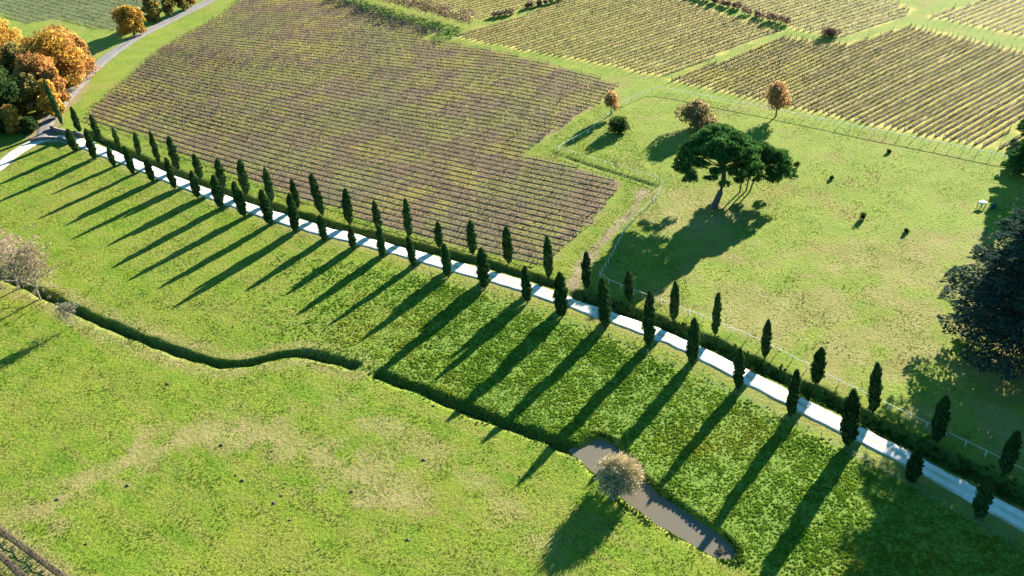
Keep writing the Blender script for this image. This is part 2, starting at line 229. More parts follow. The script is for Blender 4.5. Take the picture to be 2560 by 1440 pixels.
# ground ------------------------------------------------------------------
def ground_material():
    m, nt = newmat('ground_cover'); out = N(nt, 'ShaderNodeOutputMaterial'); b = N(nt, 'ShaderNodeBsdfPrincipled'); b.inputs['Roughness'].default_value = 0.95; b.inputs['Specular IOR Level'].default_value = 0.1
    tc = N(nt, 'ShaderNodeTexCoord'); L = nt.links.new
    def noise(scale, detail=5, rough=0.6, mp=None):
        n = N(nt, 'ShaderNodeTexNoise'); n.inputs['Scale'].default_value = scale; n.inputs['Detail'].default_value = detail; n.inputs['Roughness'].default_value = rough
        L((mp or tc).outputs[3 if mp is None else 0], n.inputs[0]); return n.outputs[0]
    def ramp(src, lo, hi):
        r = N(nt, 'ShaderNodeMapRange', interpolation_type='SMOOTHSTEP'); r.inputs[1].default_value = lo; r.inputs[2].default_value = hi; L(src, r.inputs[0]); return r.outputs[0]
    def mix(fac, a, c, mode='MIX'):
        x = N(nt, 'ShaderNodeMix', data_type='RGBA', blend_type=mode)
        for s, v in ((x.inputs[0], fac), (x.inputs[6], a), (x.inputs[7], c)):
            if isinstance(v, (int, float)): s.default_value = v
            elif isinstance(v, tuple): s.default_value = (*v, 1)
            else: L(v, s)
        return x.outputs[2]
    def mul(a, c):
        x = N(nt, 'ShaderNodeMath', operation='MULTIPLY')
        for s, v in ((x.inputs[0], a), (x.inputs[1], c)):
            if isinstance(v, (int, float)): s.default_value = v
            else: L(v, s)
        return x.outputs[0]
    a1 = N(nt, 'ShaderNodeAttribute', attribute_name='m1'); a2 = N(nt, 'ShaderNodeAttribute', attribute_name='m2')
    s1 = N(nt, 'ShaderNodeSeparateColor'); s2 = N(nt, 'ShaderNodeSeparateColor'); L(a1.outputs[0], s1.inputs[0]); L(a2.outputs[0], s2.inputs[0])
    soil, dry, dirt = s1.outputs; ditch, vgr, padd = s2.outputs; lush = a1.outputs['Alpha']; nwf = a2.outputs['Alpha']
    mp = N(nt, 'ShaderNodeMapping', vector_type='TEXTURE'); mp.inputs['Rotation'].default_value = (0, 0, math.radians(-39)); mp.inputs['Scale'].default_value = (9, 1, 1); L(tc.outputs[3], mp.inputs[0])
    n_big = noise(0.045, 4); n_mid = noise(0.22, 5); n_fine = noise(1.6, 6, 0.7); n_gr = noise(5.0, 4, 0.7); n_str = noise(0.45, 4, 0.6, mp); n_b2 = noise(0.09, 4, 0.65)
    g = mix(ramp(n_mid, 0.35, 0.65), GC['green_a'], GC['green_b'])
    g = mix(mul(ramp(n_big, 0.45, 0.65), 0.75), g, GC['yellow'])
    g = mix(mul(ramp(n_str, 0.42, 0.62), 0.75), g, GC['straw'])
    g = mix(mul(ramp(n_b2, 0.58, 0.75), 0.5), g, GC['deep'])
    g = mix(mul(padd, 0.75), g, mix(ramp(n_mid, 0.3, 0.7), GC['padd_a'], GC['padd_b']))
    g = mix(mul(mul(padd, ramp(n_b2, 0.5, 0.66)), 0.6), g, GC['dry'])
    g = mix(mul(dry, ramp(n_fine, 0.25, 0.6)), g, mix(ramp(n_mid, 0.3, 0.7), GC['dry'], GC['dry_b']))
    g = mix(mul(lush, 0.85), g, mix(ramp(n_fine, 0.35, 0.65), GC['lush_a'], GC['lush_b']))
    vine_g = mix(ramp(n_mid, 0.35, 0.65), GC['vg_a'], GC['vg_b']); g = mix(vgr, g, vine_g)
    sg = mix(ramp(n_b2, 0.46, 0.58), GC['soil_a'], GC['soil_b']); sg = mix(mul(ramp(n_big, 0.42, 0.6), 0.6), sg, GC['soil_g']); g = mix(soil, g, sg)
    g = mix(nwf, g, mix(ramp(n_mid, 0.3, 0.7), GC['nw_a'], GC['nw_b']))
    g = mix(mul(dirt, ramp(n_fine, 0.2, 0.55)), g, mix(ramp(n_mid, 0.3, 0.7), GC['dirt_a'], GC['dirt_b']))
    g = mix(mul(ditch, 0.8), g, mix(ramp(n_fine, 0.35, 0.65), GC['bank_a'], GC['bank_b']))
    g = mix(ramp(n_gr, 0.25, 0.75), mix(1.0, g, (0.72, 0.72, 0.72), 'MULTIPLY'), mix(1.0, g, (1.28, 1.28, 1.28), 'MULTIPLY'))
    L(g, b.inputs['Base Color'])
    ad = N(nt, 'ShaderNodeMath', operation='ADD'); L(mul(n_fine, 1.2), ad.inputs[0]); L(mul(n_gr, 0.5), ad.inputs[1])
    bp = N(nt, 'ShaderNodeBump'); bp.inputs['Strength'].default_value = 0.9; bp.inputs['Distance'].default_value = 0.22; L(ad.outputs[0], bp.inputs['Height']); L(bp.outputs[0], b.inputs['Normal'])
    L(b.outputs[0], out.inputs[0]); return m
GC = dict(green_a=(0.125, 0.205, 0.017), green_b=(0.185, 0.245, 0.024), yellow=(0.22, 0.24, 0.032), straw=(0.21, 0.22, 0.042), deep=(0.07, 0.165, 0.015),
          padd_a=(0.165, 0.235, 0.03), padd_b=(0.225, 0.265, 0.045), dry=(0.24, 0.20, 0.065), dry_b=(0.30, 0.25, 0.11),
          lush_a=(0.10, 0.19, 0.03), lush_b=(0.18, 0.26, 0.04), vg_a=(0.40, 0.36, 0.075), vg_b=(0.47, 0.38, 0.11),
          soil_a=(0.205, 0.142, 0.085), soil_b=(0.31, 0.255, 0.055), soil_g=(0.145, 0.165, 0.07), nw_a=(0.11, 0.15, 0.06), nw_b=(0.17, 0.19, 0.08),
          dirt_a=(0.23, 0.17, 0.10), dirt_b=(0.32, 0.25, 0.16), bank_a=(0.035, 0.075, 0.016), bank_b=(0.07, 0.12, 0.025))

# STRUCTURE ---------------------------------------------------------------- ground
STRIP = list(WIRE_FENCE) + [(62.0, 60.0), (34.0, 52.0), (24.5, 73.5), (24.5, 76.0), (22.7, 79.0), (17.0, 85.5), (14.0, 92.0), (12.4, 95.8), (10.6, 97.0), (6.6, 95.0)] + list(reversed(LOW_DITCH_R))[1:] + [(-34, 122), (-48, 128), (-50, 158), (-35, 150)]
PADDOCK = list(PADDOCK_FENCE) + [(108, 120), (85, 60)] + list(reversed(ROADSIDE_FENCE))[:-1]
def axis(segs):
    out = [segs[0][0]]
    for a, b, st in segs: out += list(np.linspace(a, b, max(1, int(round((b - a) / st))) + 1)[1:])
    return np.array(out)
gx = axis([(-4000, -1000, 600), (-1000, -240, 60), (-240, -125, 1.6), (-125, 100, 0.55), (100, 190, 1.3), (190, 1000, 60), (1000, 4000, 600)])
gy = axis([(-1500, -100, 250), (-100, 48, 8), (48, 185, 0.5), (185, 260, 0.9), (260, 440, 2.2), (440, 1200, 50), (1200, 6000, 600)])
GX, GY = np.meshgrid(gx, gy); GZ = height(GX, GY)
GZ = np.where((GX < -240) | (GX > 190) | (GY > 440) | (GY < 40), 0, GZ)
n1 = 2.2 * (vnoise(GX, GY, 3, 8) - 0.5) + 1.2 * (vnoise(GX, GY, 1.1, 9) - 0.5)
soil = sstep(0.2, -1.6, sdist(GX, GY, VINE_MAIN) + n1)
vgr = np.maximum.reduce([sstep(1.0, -1.0, sdist(GX, GY, p) + n1) for p in (VINE_F2, VINE_F3, VINE_F3B, VINE_F4, VINE_F5, VINE_F6)])
nwf = sstep(1.0, -1.0, sdist(GX, GY, FIELD_NW) + n1)
lush = sstep(1.5, -1.5, sdist(GX, GY, STRIP) + 1.5 * n1) * sstep(-50, 5, GX + 8 * n1)
padd = np.maximum(sstep(1.5, -1.5, sdist(GX, GY, PADDOCK) + n1), 0.75 * sstep(160, 190, GY + 6 * n1 + 0.35 * GX))
dry = np.maximum(sstep(5.5, 0.5, dist_line(GX, GY, DRY1) + 3 * n1), 0.7 * sstep(3.0, 0.0, dist_line(GX, GY, DRY2) + 2 * n1))
dry = np.maximum(dry, 0.8 * sstep(2.2, 0.3, np.abs(dist_line(GX, GY, LD) - 2.2) + 0.6 * n1) * (GX > -100))
dry = np.maximum(dry, sstep(16, 3, np.hypot(GX - 36, (GY - 158)) + 5 * n1) * 0.9)
dry = np.maximum(dry, sstep(12, 2, np.hypot(GX - 48, GY - 122) + 6 * n1) * 0.8); dry = np.maximum(dry, sstep(9, 2, np.hypot(GX - 62, GY - 138) + 6 * n1) * 0.7)
dry = np.maximum(dry, 0.6 * sstep(4.5, 2.0, dist_line(GX, GY, ROAD_S) + 0.8 * n1)); olive = padd * sstep(150, 128, GY + 6 * n1 - 0.1 * (GX - 50)) * (GY < 175)
lush = np.maximum(lush, 0.0); dry = np.maximum(dry, 0.75 * olive * sstep(0.3, 0.6, vnoise(GX, GY, 5, 20)))
dry = np.maximum(dry, 0.9 * sstep(2.2, 0.4, dist_line(GX, GY, VINES_SW1) + 0.5 * n1) + 0.9 * sstep(3.5, 0.4, dist_line(GX, GY, VINES_SW2) + 0.5 * n1))
dirt = sstep(1.5, 0.4, dist_line(GX, GY, smooth(TRACK, 1)) + 0.55 * n1)
dirt = np.maximum(dirt, 0.8 * sstep(4.5, 2.5, dist_line(GX, GY, GRAVEL_S[:26]) + n1))
ditch = np.maximum.reduce([sstep(h_, h_ * 0.6, dist_line(GX, GY, l_)) for l_, h_ in ((RD, 1.6), (RDR, 2.4), (LD, 1.2), (LDR, 1.5), (PD, 0.7))])
gv = np.stack([GX, GY, GZ], -1).reshape(-1, 3); ny, nx = GX.shape
ii = (np.arange(ny - 1)[:, None] * nx + np.arange(nx - 1)[None]).ravel(); gf = np.stack([ii, ii + 1, ii + nx + 1, ii + nx], 1)
gm = mesh_np('ground', gv, gf, ground_material(), smooth_sh=True)
for nm, ch in (('m1', (soil, dry, dirt, lush)), ('m2', (ditch, vgr, padd, nwf))):
    at = gm.color_attributes.new(nm, 'FLOAT_COLOR', 'POINT'); at.data.foreach_set('color', np.stack(ch, -1).reshape(-1).astype(np.float32))
tag(link(bpy.data.objects.new('ground', gm)), 'green meadow and vineyard land with drainage ditches cut into it', None, None, 'structure')

def ribbon(name, line, hw, mat, lift, label, seg=5, crown=0.06):
    line = np.array(line); t = unit(np.gradient(line, axis=0)); nrm = np.c_[-t[:, 1], t[:, 0]]; hw = np.broadcast_to(hw, len(line)); geo = Geo()
    us = np.linspace(-1, 1, seg); P = line[:, None] + nrm[:, None] * (us[None, :, None] * hw[:, None, None])
    wob = 0.4 * (vnoise(P[..., 0], P[..., 1], 1.2, 12) - 0.5) + 0.25 * (vnoise(P[..., 0], P[..., 1], 6, 13) - 0.5); P = P + nrm[:, None] * (wob * np.abs(us))[..., None]
    Z = height(P[..., 0], P[..., 1]); Zc = height(line[:, 0], line[:, 1]); Z = 0.6 * Z + 0.4 * Zc[:, None] + lift + crown * (1 - us ** 2)
    Z[:, 0] -= 0.03 + lift; Z[:, -1] -= 0.03 + lift
    nz_ = vnoise(P[..., 0], P[..., 1], 2.5, 14); mid = np.exp(-(us / 0.22) ** 2)[None] * nz_ * 0.9 + (np.abs(us)[None] > 0.8) * nz_ * 1.0; mid = np.clip(mid, 0, 0.8)[..., None]; trk = (np.ones(3) * (1 - mid) + np.array([0.45, 0.43, 0.22]) * mid).reshape(-1, 3)
    n = len(line); i = (np.arange(n - 1)[:, None] * seg + np.arange(seg - 1)[None]).ravel()
    geo.add(np.concatenate([P, Z[..., None]], -1).reshape(-1, 3), Q=np.stack([i, i + 1, i + seg + 1, i + seg], 1), col=trk)
    o = link(bpy.data.objects.new(name, geo.mesh(name, mat, True))); return tag(o, label, None, None, 'structure')
M_ROAD = solid_mat('white_gravel', (0.75, 0.72, 0.66), var=0.12, scale=1.2, bump=0.25, rough=0.95); M_GRAV = solid_mat('grey_gravel', (0.23, 0.215, 0.215), var=0.15, scale=0.9, bump=0.2, rough=0.95)
_t = np.linspace(0, 1, len(ROAD_S))
ribbon('road', ROAD_S, 1.95 - 0.45 * _t, M_ROAD, 0.10, 'narrow white gravel road between the two cypress rows', 13)
ribbon('gravel_lane', GRAVEL_S, np.interp(np.arange(len(GRAVEL_S)), [0, 12, 30, 100], [1.8, 2.0, 2.3, 2.6]), M_GRAV, 0.09, 'grey lane climbing past the autumn trees', 7)
# pond water
mw, nt = newmat('murky_water'); out = N(nt, 'ShaderNodeOutputMaterial'); wb = N(nt, 'ShaderNodeBsdfPrincipled'); wb.inputs['Base Color'].default_value = (0.16, 0.14, 0.105, 1); wb.inputs['Roughness'].default_value = 0.03; wb.inputs['IOR'].default_value = 1.33
wnz = N(nt, 'ShaderNodeTexNoise'); wnz.inputs['Scale'].default_value = 2.5; wtc = N(nt, 'ShaderNodeTexCoord'); nt.links.new(wtc.outputs[3], wnz.inputs[0]); wbp = N(nt, 'ShaderNodeBump'); wbp.inputs['Strength'].default_value = 0.06; nt.links.new(wnz.outputs[0], wbp.inputs['Height']); nt.links.new(wbp.outputs[0], wb.inputs['Normal']); nt.links.new(wb.outputs[0], out.inputs[0])
pc = np.array(POND); cen = pc.mean(0); pc = resample(list(POND) + [POND[0]], 0.8)[:-1]; dv = unit(pc - cen); pv = np.c_[pc + dv * 0.9, np.full(len(pc), WATER_Z)]
geo = Geo(); k = len(pv); geo.add(np.r_[pv, [[*cen, WATER_Z]]], T=[(i, (i + 1) % k, k) for i in range(k)]); tag(link(bpy.data.objects.new('water', geo.mesh('water', mw))), 'murky brown water in the ditch pond', None, None, 'structure')

# OBJECTS ------------------------------------------------------------------ cypresses
GREEN_C = [(0.032, 0.085, 0.03), (0.05, 0.115, 0.038), (0.08, 0.13, 0.04), (0.08, 0.075, 0.04)]
def spindle(geo, cx, cy, z0, h, r0, n, r, core=True):
    prof = lambda t: np.interp(t, [0, 0.06, 0.2, 0.42, 0.65, 0.85, 0.95, 1], [0.4, 0.68, 0.95, 1.0, 0.90, 0.64, 0.38, 0.08])
    t = r.uniform(0, 1, n) ** 0.85; th = r.uniform(0, 2 * np.pi, n); lump = 0.84 + 0.32 * np.sin(3 * th + 5 * t * h + r.uniform(0, 6)) * np.sin(2.2 * t * h + 2 * th)
    rad = r0 * prof(t) * lump * r.uniform(0.78, 1.16, n); o = np.c_[np.cos(th), np.sin(th), np.zeros(n)]
    P = np.c_[cx + rad * np.cos(th), cy + rad * np.sin(th), z0 + t * h]
    A = unit(np.array([0, 0, 1.0]) + 0.30 * o + 0.22 * r.normal(size=(n, 3))); Bv = unit(np.cross(A, o + 0.5 * r.normal(size=(n, 3)))); L = r.uniform(0.16, 0.34, (n, 1)) * (0.6 + 0.06 * h)
    geo.cards(P, A * L, Bv * L * 0.34, palette(n, GREEN_C, [3, 4, 2, 0.5], r, 0.25))
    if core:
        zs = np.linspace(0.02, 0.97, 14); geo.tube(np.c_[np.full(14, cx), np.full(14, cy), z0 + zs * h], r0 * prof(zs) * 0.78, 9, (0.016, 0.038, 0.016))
cyp_mesh = []
for v in range(9):
    r = np.random.RandomState(100 + v); geo = Geo(); spindle(geo, 0, 0, 0.45, 6.55, 0.80 + 0.06 * r.randn(), 3200, r)
    for s in range([0, 1, 2, 0, 3, 1, 0, 2, 1][v]):
        a = r.uniform(0, 6.28); spindle(geo, 0.34 * math.cos(a), 0.34 * math.sin(a), 1.2, r.uniform(4.3, 5.6), 0.52, 1100, r)
    cm = geo.mesh('cypress_crown', M_NEEDLE); tg = Geo(); tg.tube([(0, 0, -0.4), (0, 0, 0.5), (0.02, 0, 2.5)], [0.19, 0.15, 0.08], 7); cyp_mesh.append((cm, tg.mesh('cypress_trunk', M_BARK)))
def cypress(x, y, h, w, v, label, group):
    t = thing('cypress_tree', (x, y, H(x, y) - 0.05), label, 'cypress', group, rng.uniform(0, 6.28)); w *= 1.15 * rng.uniform(0.86, 1.14); t.scale = (w, w, h / 7.0)
    t.rotation_euler = (rng.normal(0, 0.03), rng.normal(0, 0.03), rng.uniform(0, 6.28))
    link(bpy.data.objects.new('crown', cyp_mesh[v][0]), t); link(bpy.data.objects.new('trunk', cyp_mesh[v][1]), t)
for i, (x, y, h) in enumerate(NEAR_CYP):
    k = 0.95 + 0.20 * min(1, i / 20); sz = 'small' if h < 5.6 else 'tall' if h > 7.9 else 'mid-sized'
    cypress(x, y, h * k, 0.80 + 0.055 * (h - 6) + 0.10 * i / 26, (i * 4 + 1) % 9, '%s dark cypress on the ditch-meadow side of the white road, %s from the bridge' % (sz, ordn(i + 1)), 'cypresses on the meadow side of the white road')
for i, (x, y, h) in enumerate(FAR_CYP):
    sz = 'small' if h < 6.1 else 'tall' if h > 8.2 else 'mid-sized'
    lab = 'very tall slim cypress beside the autumn trees at the bridge' if i == 0 else '%s dark cypress on the %s side of the white road, %s from the bridge' % (sz, 'vineyard' if i < 20 else 'paddock', ordn(i + 1))
    cypress(x, y, h, 0.66 if i == 0 else 0.78 + 0.05 * (h - 6), (i * 5 + 2) % 9, lab, 'cypresses on the vineyard and paddock side of the white road')

# ---------------------------------------------------------------- vine rows
def row_angle(x, y):
    a = np.array(ROWDIR); d2 = (a[:, 0] - x) ** 2 + (a[:, 1] - y) ** 2 + 60; w = d2 ** -1.5; return math.radians((w * a[:, 2]).sum() / w.sum())
def stream(x, y, L=190, st=2.0):
    pts = [(x, y)]
    for sg in (1, -1):
        px, py = x, y; seg = []
        for _ in range(int(L / st)):
            a = row_angle(px, py); px += sg * st * math.cos(a); py += sg * st * math.sin(a); seg.append((px, py))
        pts = pts + seg if sg == 1 else seg[::-1] + pts
    return np.array(pts)
def clip_runs(line, poly, minlen):
    line = resample(line, 0.5); ins = inside(line[:, 0], line[:, 1], poly); runs = []; s = None
    for i, v in enumerate(ins):
        if v and s is None: s = i
        if (not v or i == len(ins) - 1) and s is not None:
            a_ = s + rng.randint(0, 3); b_ = i - rng.randint(0, 3)
            if (b_ - a_) * 0.5 > minlen: runs.append(line[a_:b_])
            s = None
    return runs
def vine_row(line, style, label, group):
    r = rng; L = len(line) * 0.5; c = line[len(line) // 2]; z0 = H(*c); t = unit(np.gradient(line, axis=0))
    root = thing('vine_row', (c[0], c[1], z0), label, 'vine row', group)
    s_ = style; n = int(L * s_['n']); k = r.uniform(0, len(line) - 1, n); gap = vnoise(line[:, 0], line[:, 1], 1.6, 31)[k.astype(int)]
    k = k[gap > s_['gap']]; n = len(k); i = k.astype(int); base = line[i] + t[i] * (r.uniform(0, 0.5, (n, 1))); nr = np.c_[-t[i][:, 1], t[i][:, 0]]
    off = r.normal(0, s_['w'], n); zz = s_['z0'] + (s_['z1'] - s_['z0']) * r.beta(2.2, 1.6, n) * (0.85 + 0.3 * vnoise(base[:, 0], base[:, 1], 2.1, 33))
    P = np.c_[base + nr * off[:, None] - c, zz]; P[:, 2] += height(base[:, 0], base[:, 1]) - z0
    hue = vnoise(base[:, 0], base[:, 1], s_.get('patch', 22), 40) + 0.35 * (vnoise(base[:, 0], base[:, 1], 4, 41) - 0.5)
    cols = palette(n, s_['ca'], s_['wa'], r, 0.25); cb = palette(n, s_['cb'], s_['wb'], r, 0.25); cols = np.where((hue > s_['cut'])[:, None], cb, cols)
    nrm = unit(np.c_[nr * np.sign(off + 1e-6)[:, None], r.uniform(0.1, 1.2, n)] + 0.6 * r.normal(size=(n, 3)))
    geo = Geo(); leafcards(geo, P, nrm, s_['leaf'], cols, r, asp=0.75); link(bpy.data.objects.new('foliage', geo.mesh('vine_foliage', M_VINE)), root)
    geo = Geo(); q = line[::2] - c; hz = height(line[::2, 0], line[::2, 1]) - z0            # stems and trellis posts
    for kk, (a, b) in enumerate(zip(q, hz)):
        j = r.uniform(-0.12, 0.12, 2); geo.tube([(a[0] + j[0], a[1] + j[1], b), (a[0], a[1], b + s_['z1'] * s_.get('stem', 0.62))], [0.035, 0.02], 3, (1, 1, 1))
        if kk % s_.get('every', 7) == 0 or kk == len(q) - 1: geo.box((a[0], a[1], b + s_['post'] / 2 - 0.1), (0.07, 0.07, s_['post'] + 0.2))
    cz = s_['z1'] * s_.get('stem', 0.62); geo.tube(np.c_[q, hz + cz + 0.06 * np.sin(np.arange(len(q)) * 1.9)], 0.045, 3)
    link(bpy.data.objects.new('stems_and_posts', geo.mesh('vine_stems', M_POST)), root)['kind'] = 'stuff'
    if s_['strip']:
        hw = s_['strip']; m = line[::2]; tt = t[::2]; nn = np.c_[-tt[:, 1], tt[:, 0]]; geo = Geo(); wv = hw * (0.8 + 0.5 * vnoise(m[:, 0], m[:, 1], 1.7, 50))[:, None]
        Lp = m + nn * wv; Rp = m - nn * wv; zc = height(m[:, 0], m[:, 1]); V = np.stack([np.c_[Rp - c, height(Rp[:, 0], Rp[:, 1]) - z0 + 0.02], np.c_[m - c, zc - z0 + 0.12], np.c_[Lp - c, height(Lp[:, 0], Lp[:, 1]) - z0 + 0.02]], 1).reshape(-1, 3)
        i3 = np.arange(len(m) - 1) * 3; Q = np.concatenate([np.stack([i3, i3 + 1, i3 + 4, i3 + 3], 1), np.stack([i3 + 1, i3 + 2, i3 + 5, i3 + 4], 1)]); geo.add(V, Q=Q)
        link(bpy.data.objects.new('soil_strip', geo.mesh('soil_strip', M_SOIL, True)), root)
    return root
OCHRE = [(0.30, 0.23, 0.09), (0.38, 0.31, 0.10), (0.22, 0.16, 0.08), (0.24, 0.24, 0.07)]; GOLD = [(0.46, 0.40, 0.07), (0.38, 0.33, 0.08), (0.28, 0.24, 0.07)]
DUSK = [(0.18, 0.125, 0.07), (0.25, 0.19, 0.08), (0.14, 0.11, 0.055)]; BROWN = [(0.25, 0.18, 0.085), (0.34, 0.25, 0.12), (0.20, 0.18, 0.075), (0.32, 0.15, 0.06)]; OLIVE = [(0.19, 0.20, 0.07), (0.15, 0.18, 0.07), (0.26, 0.24, 0.09)]
ST_MAIN = dict(n=8, gap=0.22, w=0.22, z0=0.2, z1=0.95, leaf=0.22, ca=BROWN, wa=[4, 3, 3, 0.4], cb=GOLD + OCHRE, wb=[2, 2, 2, 2, 2, 1, 2], cut=0.52, post=1.3, strip=0.26, patch=34)
ST_F3 = dict(n=26, gap=0.08, w=0.075, z0=0.05, z1=0.68, leaf=0.19, stem=0.45, every=14, ca=DUSK, wa=[4, 3, 2], cb=GOLD, wb=[2, 3, 2], cut=0.72, post=1.5, strip=0.2, patch=9)
ST_F2 = dict(n=17, gap=0.1, w=0.08, z0=0.05, z1=0.68, leaf=0.2, stem=0.45, every=14, ca=DUSK, wa=[3, 4, 2], cb=OLIVE, wb=[3, 2, 4], cut=0.5, post=1.5, strip=0.22, patch=28)
ST_F4 = dict(n=12, gap=0.12, w=0.09, z0=0.05, z1=0.68, leaf=0.22, stem=0.45, every=14, ca=OLIVE, wa=[3, 2, 3], cb=OCHRE, wb=[3, 2, 2, 3], cut=0.55, post=1.6, strip=0.25, patch=30)
ST_NW = dict(n=5, gap=0.3, w=0.2, z0=0.1, z1=0.8, leaf=0.32, ca=OLIVE, wa=[3, 2, 3], cb=OCHRE, wb=[3, 2, 2, 3], cut=0.75, post=1.2, strip=0, patch=30)
ST_SW = dict(n=26, gap=0.1, w=0.14, z0=0.1, z1=0.75, leaf=0.2, ca=[(0.11, 0.08, 0.07), (0.15, 0.11, 0.09), (0.08, 0.06, 0.05)], wa=[3, 2, 2], cb=[(0.13, 0.09, 0.08)], wb=[1], cut=0.6, post=1.3, strip=0.4)
x, y = -20.0, 152.0; idx = 0; cnt = [0, 0]
while y < 352:
    for ri, run in enumerate(clip_runs(stream(x, y), VINE_MAIN, 3.5)):
        part = int(ri > 0); cnt[part] += 1
        vine_row(run, ST_MAIN, 'thin vine row of the large central vineyard, %s up from the cypress avenue' % ordn(idx + 1) if not part else 'detached short vine row at the paddock side of the central vineyard, %s up' % ordn(cnt[1]), 'vine rows of the large central vineyard')
    idx += 1; a = row_angle(x, y); x -= 1.95 * math.sin(a) * -1 * -1; y += 1.95 * math.cos(a)
    x = x + 0.0
def straight_rows(poly, ang, sp, style, labf, group, minlen=3.0):
    a = math.radians(ang); d = np.array([math.cos(a), math.sin(a)]); nrm = np.array([-d[1], d[0]]); p = np.array(poly); c = p.mean(0); q = (p - c) @ nrm; k = 0
    for o in np.arange(q.min() + sp / 2, q.max(), sp):
        mid = c + nrm * o
        for run in clip_runs(np.array([mid - d * 150, mid + d * 150]), poly, minlen):
            k += 1; run = run + nrm * (0.12 * np.sin(np.arange(len(run)) * 0.03 + o))[:, None]; vine_row(run, style, labf(k), group)
straight_rows(VINE_F3, 36.8, 1.55, ST_F3, lambda k: 'brown vine row in the right-hand vineyard, %s counted from the near right corner' % ordn(k), 'vine rows of the right-hand vineyard')
straight_rows(VINE_F3B, 36.8, 1.6, ST_F3, lambda k: 'short vine row past the grass gap at the right edge, %s from the right' % ordn(k), 'vine rows at the right edge')
straight_rows(VINE_F2, 33.0, 1.85, ST_F2, lambda k: 'yellow-olive vine row in the middle vineyard, %s counted from the yellow grass path' % ordn(k), 'vine rows of the middle vineyard')
straight_rows(VINE_F4, 31.0, 2.0, ST_F4, lambda k: 'pale green vine row in the far upper right vineyard, %s from its near side' % ordn(k), 'vine rows of the far upper right vineyard')
straight_rows(VINE_F5, 34.0, 2.0, ST_F4, lambda k: 'pale green vine row in the top right corner vineyard, %s counted from its near side' % ordn(k), 'vine rows of the top right corner')
straight_rows(VINE_F6, 30.0, 2.2, ST_F4, lambda k: 'pale tan vine row beyond the purple hedge at the top, %s counted from the hedge' % ordn(k), 'vine rows beyond the hedge')
straight_rows(FIELD_NW, -40.0, 2.6, ST_NW, lambda k: 'low green row in the field behind the autumn trees, %s counted from the lane' % ordn(k), 'low rows of the field behind the autumn trees')
vine_row(smooth(VINES_SW1, 0.5, 3), ST_SW, 'bare purple-brown vine row in the bottom left corner, the longer one', 'bare vine rows in the bottom left corner')
vine_row(smooth(VINES_SW2, 0.5, 3), ST_SW, 'bare purple-brown vine row nearest the bottom left corner, the shorter one', 'bare vine rows in the bottom left corner')

# ---------------------------------------------------------------- broadleaf trees and shrubs
def blob_crown(geo, blobs, n, size, pal, w, r, shell=0.55):
    vol = np.array([b[3] ** 2 for b in blobs]); cnt_ = r.multinomial(n, vol / vol.sum())
    for (bx, by, bz, br, fl), k in zip(blobs, cnt_):
        if k == 0: continue
        d = rdir(k, r); rad = br * (shell + (1 - shell) * r.uniform(0, 1, (k, 1)) ** 0.6); wob = 1 + 0.25 * np.sin(4 * d[:, :1] + 3 * d[:, 1:2] + bx * 3) * np.sin(5 * d[:, 2:3] + by)
        P = np.array([bx, by, bz]) + d * rad * wob * np.array([1, 1, fl]); P[:, 2] = np.maximum(P[:, 2], 0.15)
        leafcards(geo, P, unit(d + 0.5 * rdir(k, r)), size, palette(k, pal, w, r, 0.22) * r.uniform(0.8, 1.2), r, asp=0.8)
def limbs(geo, base_r, h0, targets, r, k=6, bend=0.4):
    geo.tube([(0, 0, -0.3), (0.05, 0, h0 * 0.5), (0, 0.03, h0)], [base_r * 1.25, base_r, base_r * 0.8], k + 2)
    for tg in targets:
        tg = np.array(tg); m = np.array([0, 0, h0]) * 0.5 + tg * 0.5 + np.array([*r.normal(0, bend, 2), r.uniform(-0.2, bend)]); geo.tube([(0, 0, h0 * 0.8), m, tg], [base_r * 0.6, base_r * 0.38, base_r * 0.12], k)
AUT = dict(gold=([(0.58, 0.33, 0.06), (0.64, 0.44, 0.09), (0.44, 0.21, 0.06), (0.36, 0.28, 0.08)], [4, 3, 3, 3]), rust=([(0.46, 0.21, 0.08), (0.56, 0.29, 0.09), (0.36, 0.22, 0.09), (0.60, 0.38, 0.10)], [3, 4, 3, 2]),
           olive=([(0.22, 0.20, 0.07), (0.32, 0.25, 0.08), (0.14, 0.16, 0.05), (0.46, 0.31, 0.08)], [3, 3, 3, 1]), green=([(0.035, 0.07, 0.022), (0.05, 0.09, 0.03), (0.09, 0.10, 0.03)], [4, 3, 1]), peach=([(0.60, 0.36, 0.19), (0.50, 0.30, 0.14), (0.40, 0.29, 0.13)], [3, 2, 2]))
def broadleaf(name, x, y, h, rad, pal, seed, label, cat='tree', group=None, n=5200, leaf=0.4, trunk=0.3, low=0.25, nb=16, bark=None):
    r = np.random.RandomState(seed); blobs = []
    for k in range(nb):
        a = r.uniform(0, 6.28); t = r.uniform(low, 0.92); env = math.sin(math.pi * min(1, (t - low + 0.18) / (1.12 - low))) ** 0.6; q = rad * env * r.uniform(0.25, 0.78)
        blobs.append((q * math.cos(a), q * math.sin(a), h * t, rad * r.uniform(0.28, 0.46), 0.85))
    blobs.append((0, 0, h * 0.6, rad * 0.55, 0.9)); blobs.append((0, 0, h - rad * 0.4, rad * 0.4, 0.9))
    t = thing(name, (x, y, H(x, y)), label, cat, group); geo = Geo(); blob_crown(geo, blobs, n, leaf, *AUT[pal], r); link(bpy.data.objects.new('crown', geo.mesh('crown', M_LEAF)), t)
    geo = Geo(); limbs(geo, trunk, h * 0.38, [b[:3] for b in blobs[:9]], r); link(bpy.data.objects.new('trunk', geo.mesh('trunk', bark or M_BARK)), t); return t
G_OAK = 'autumn trees beside the grey lane'
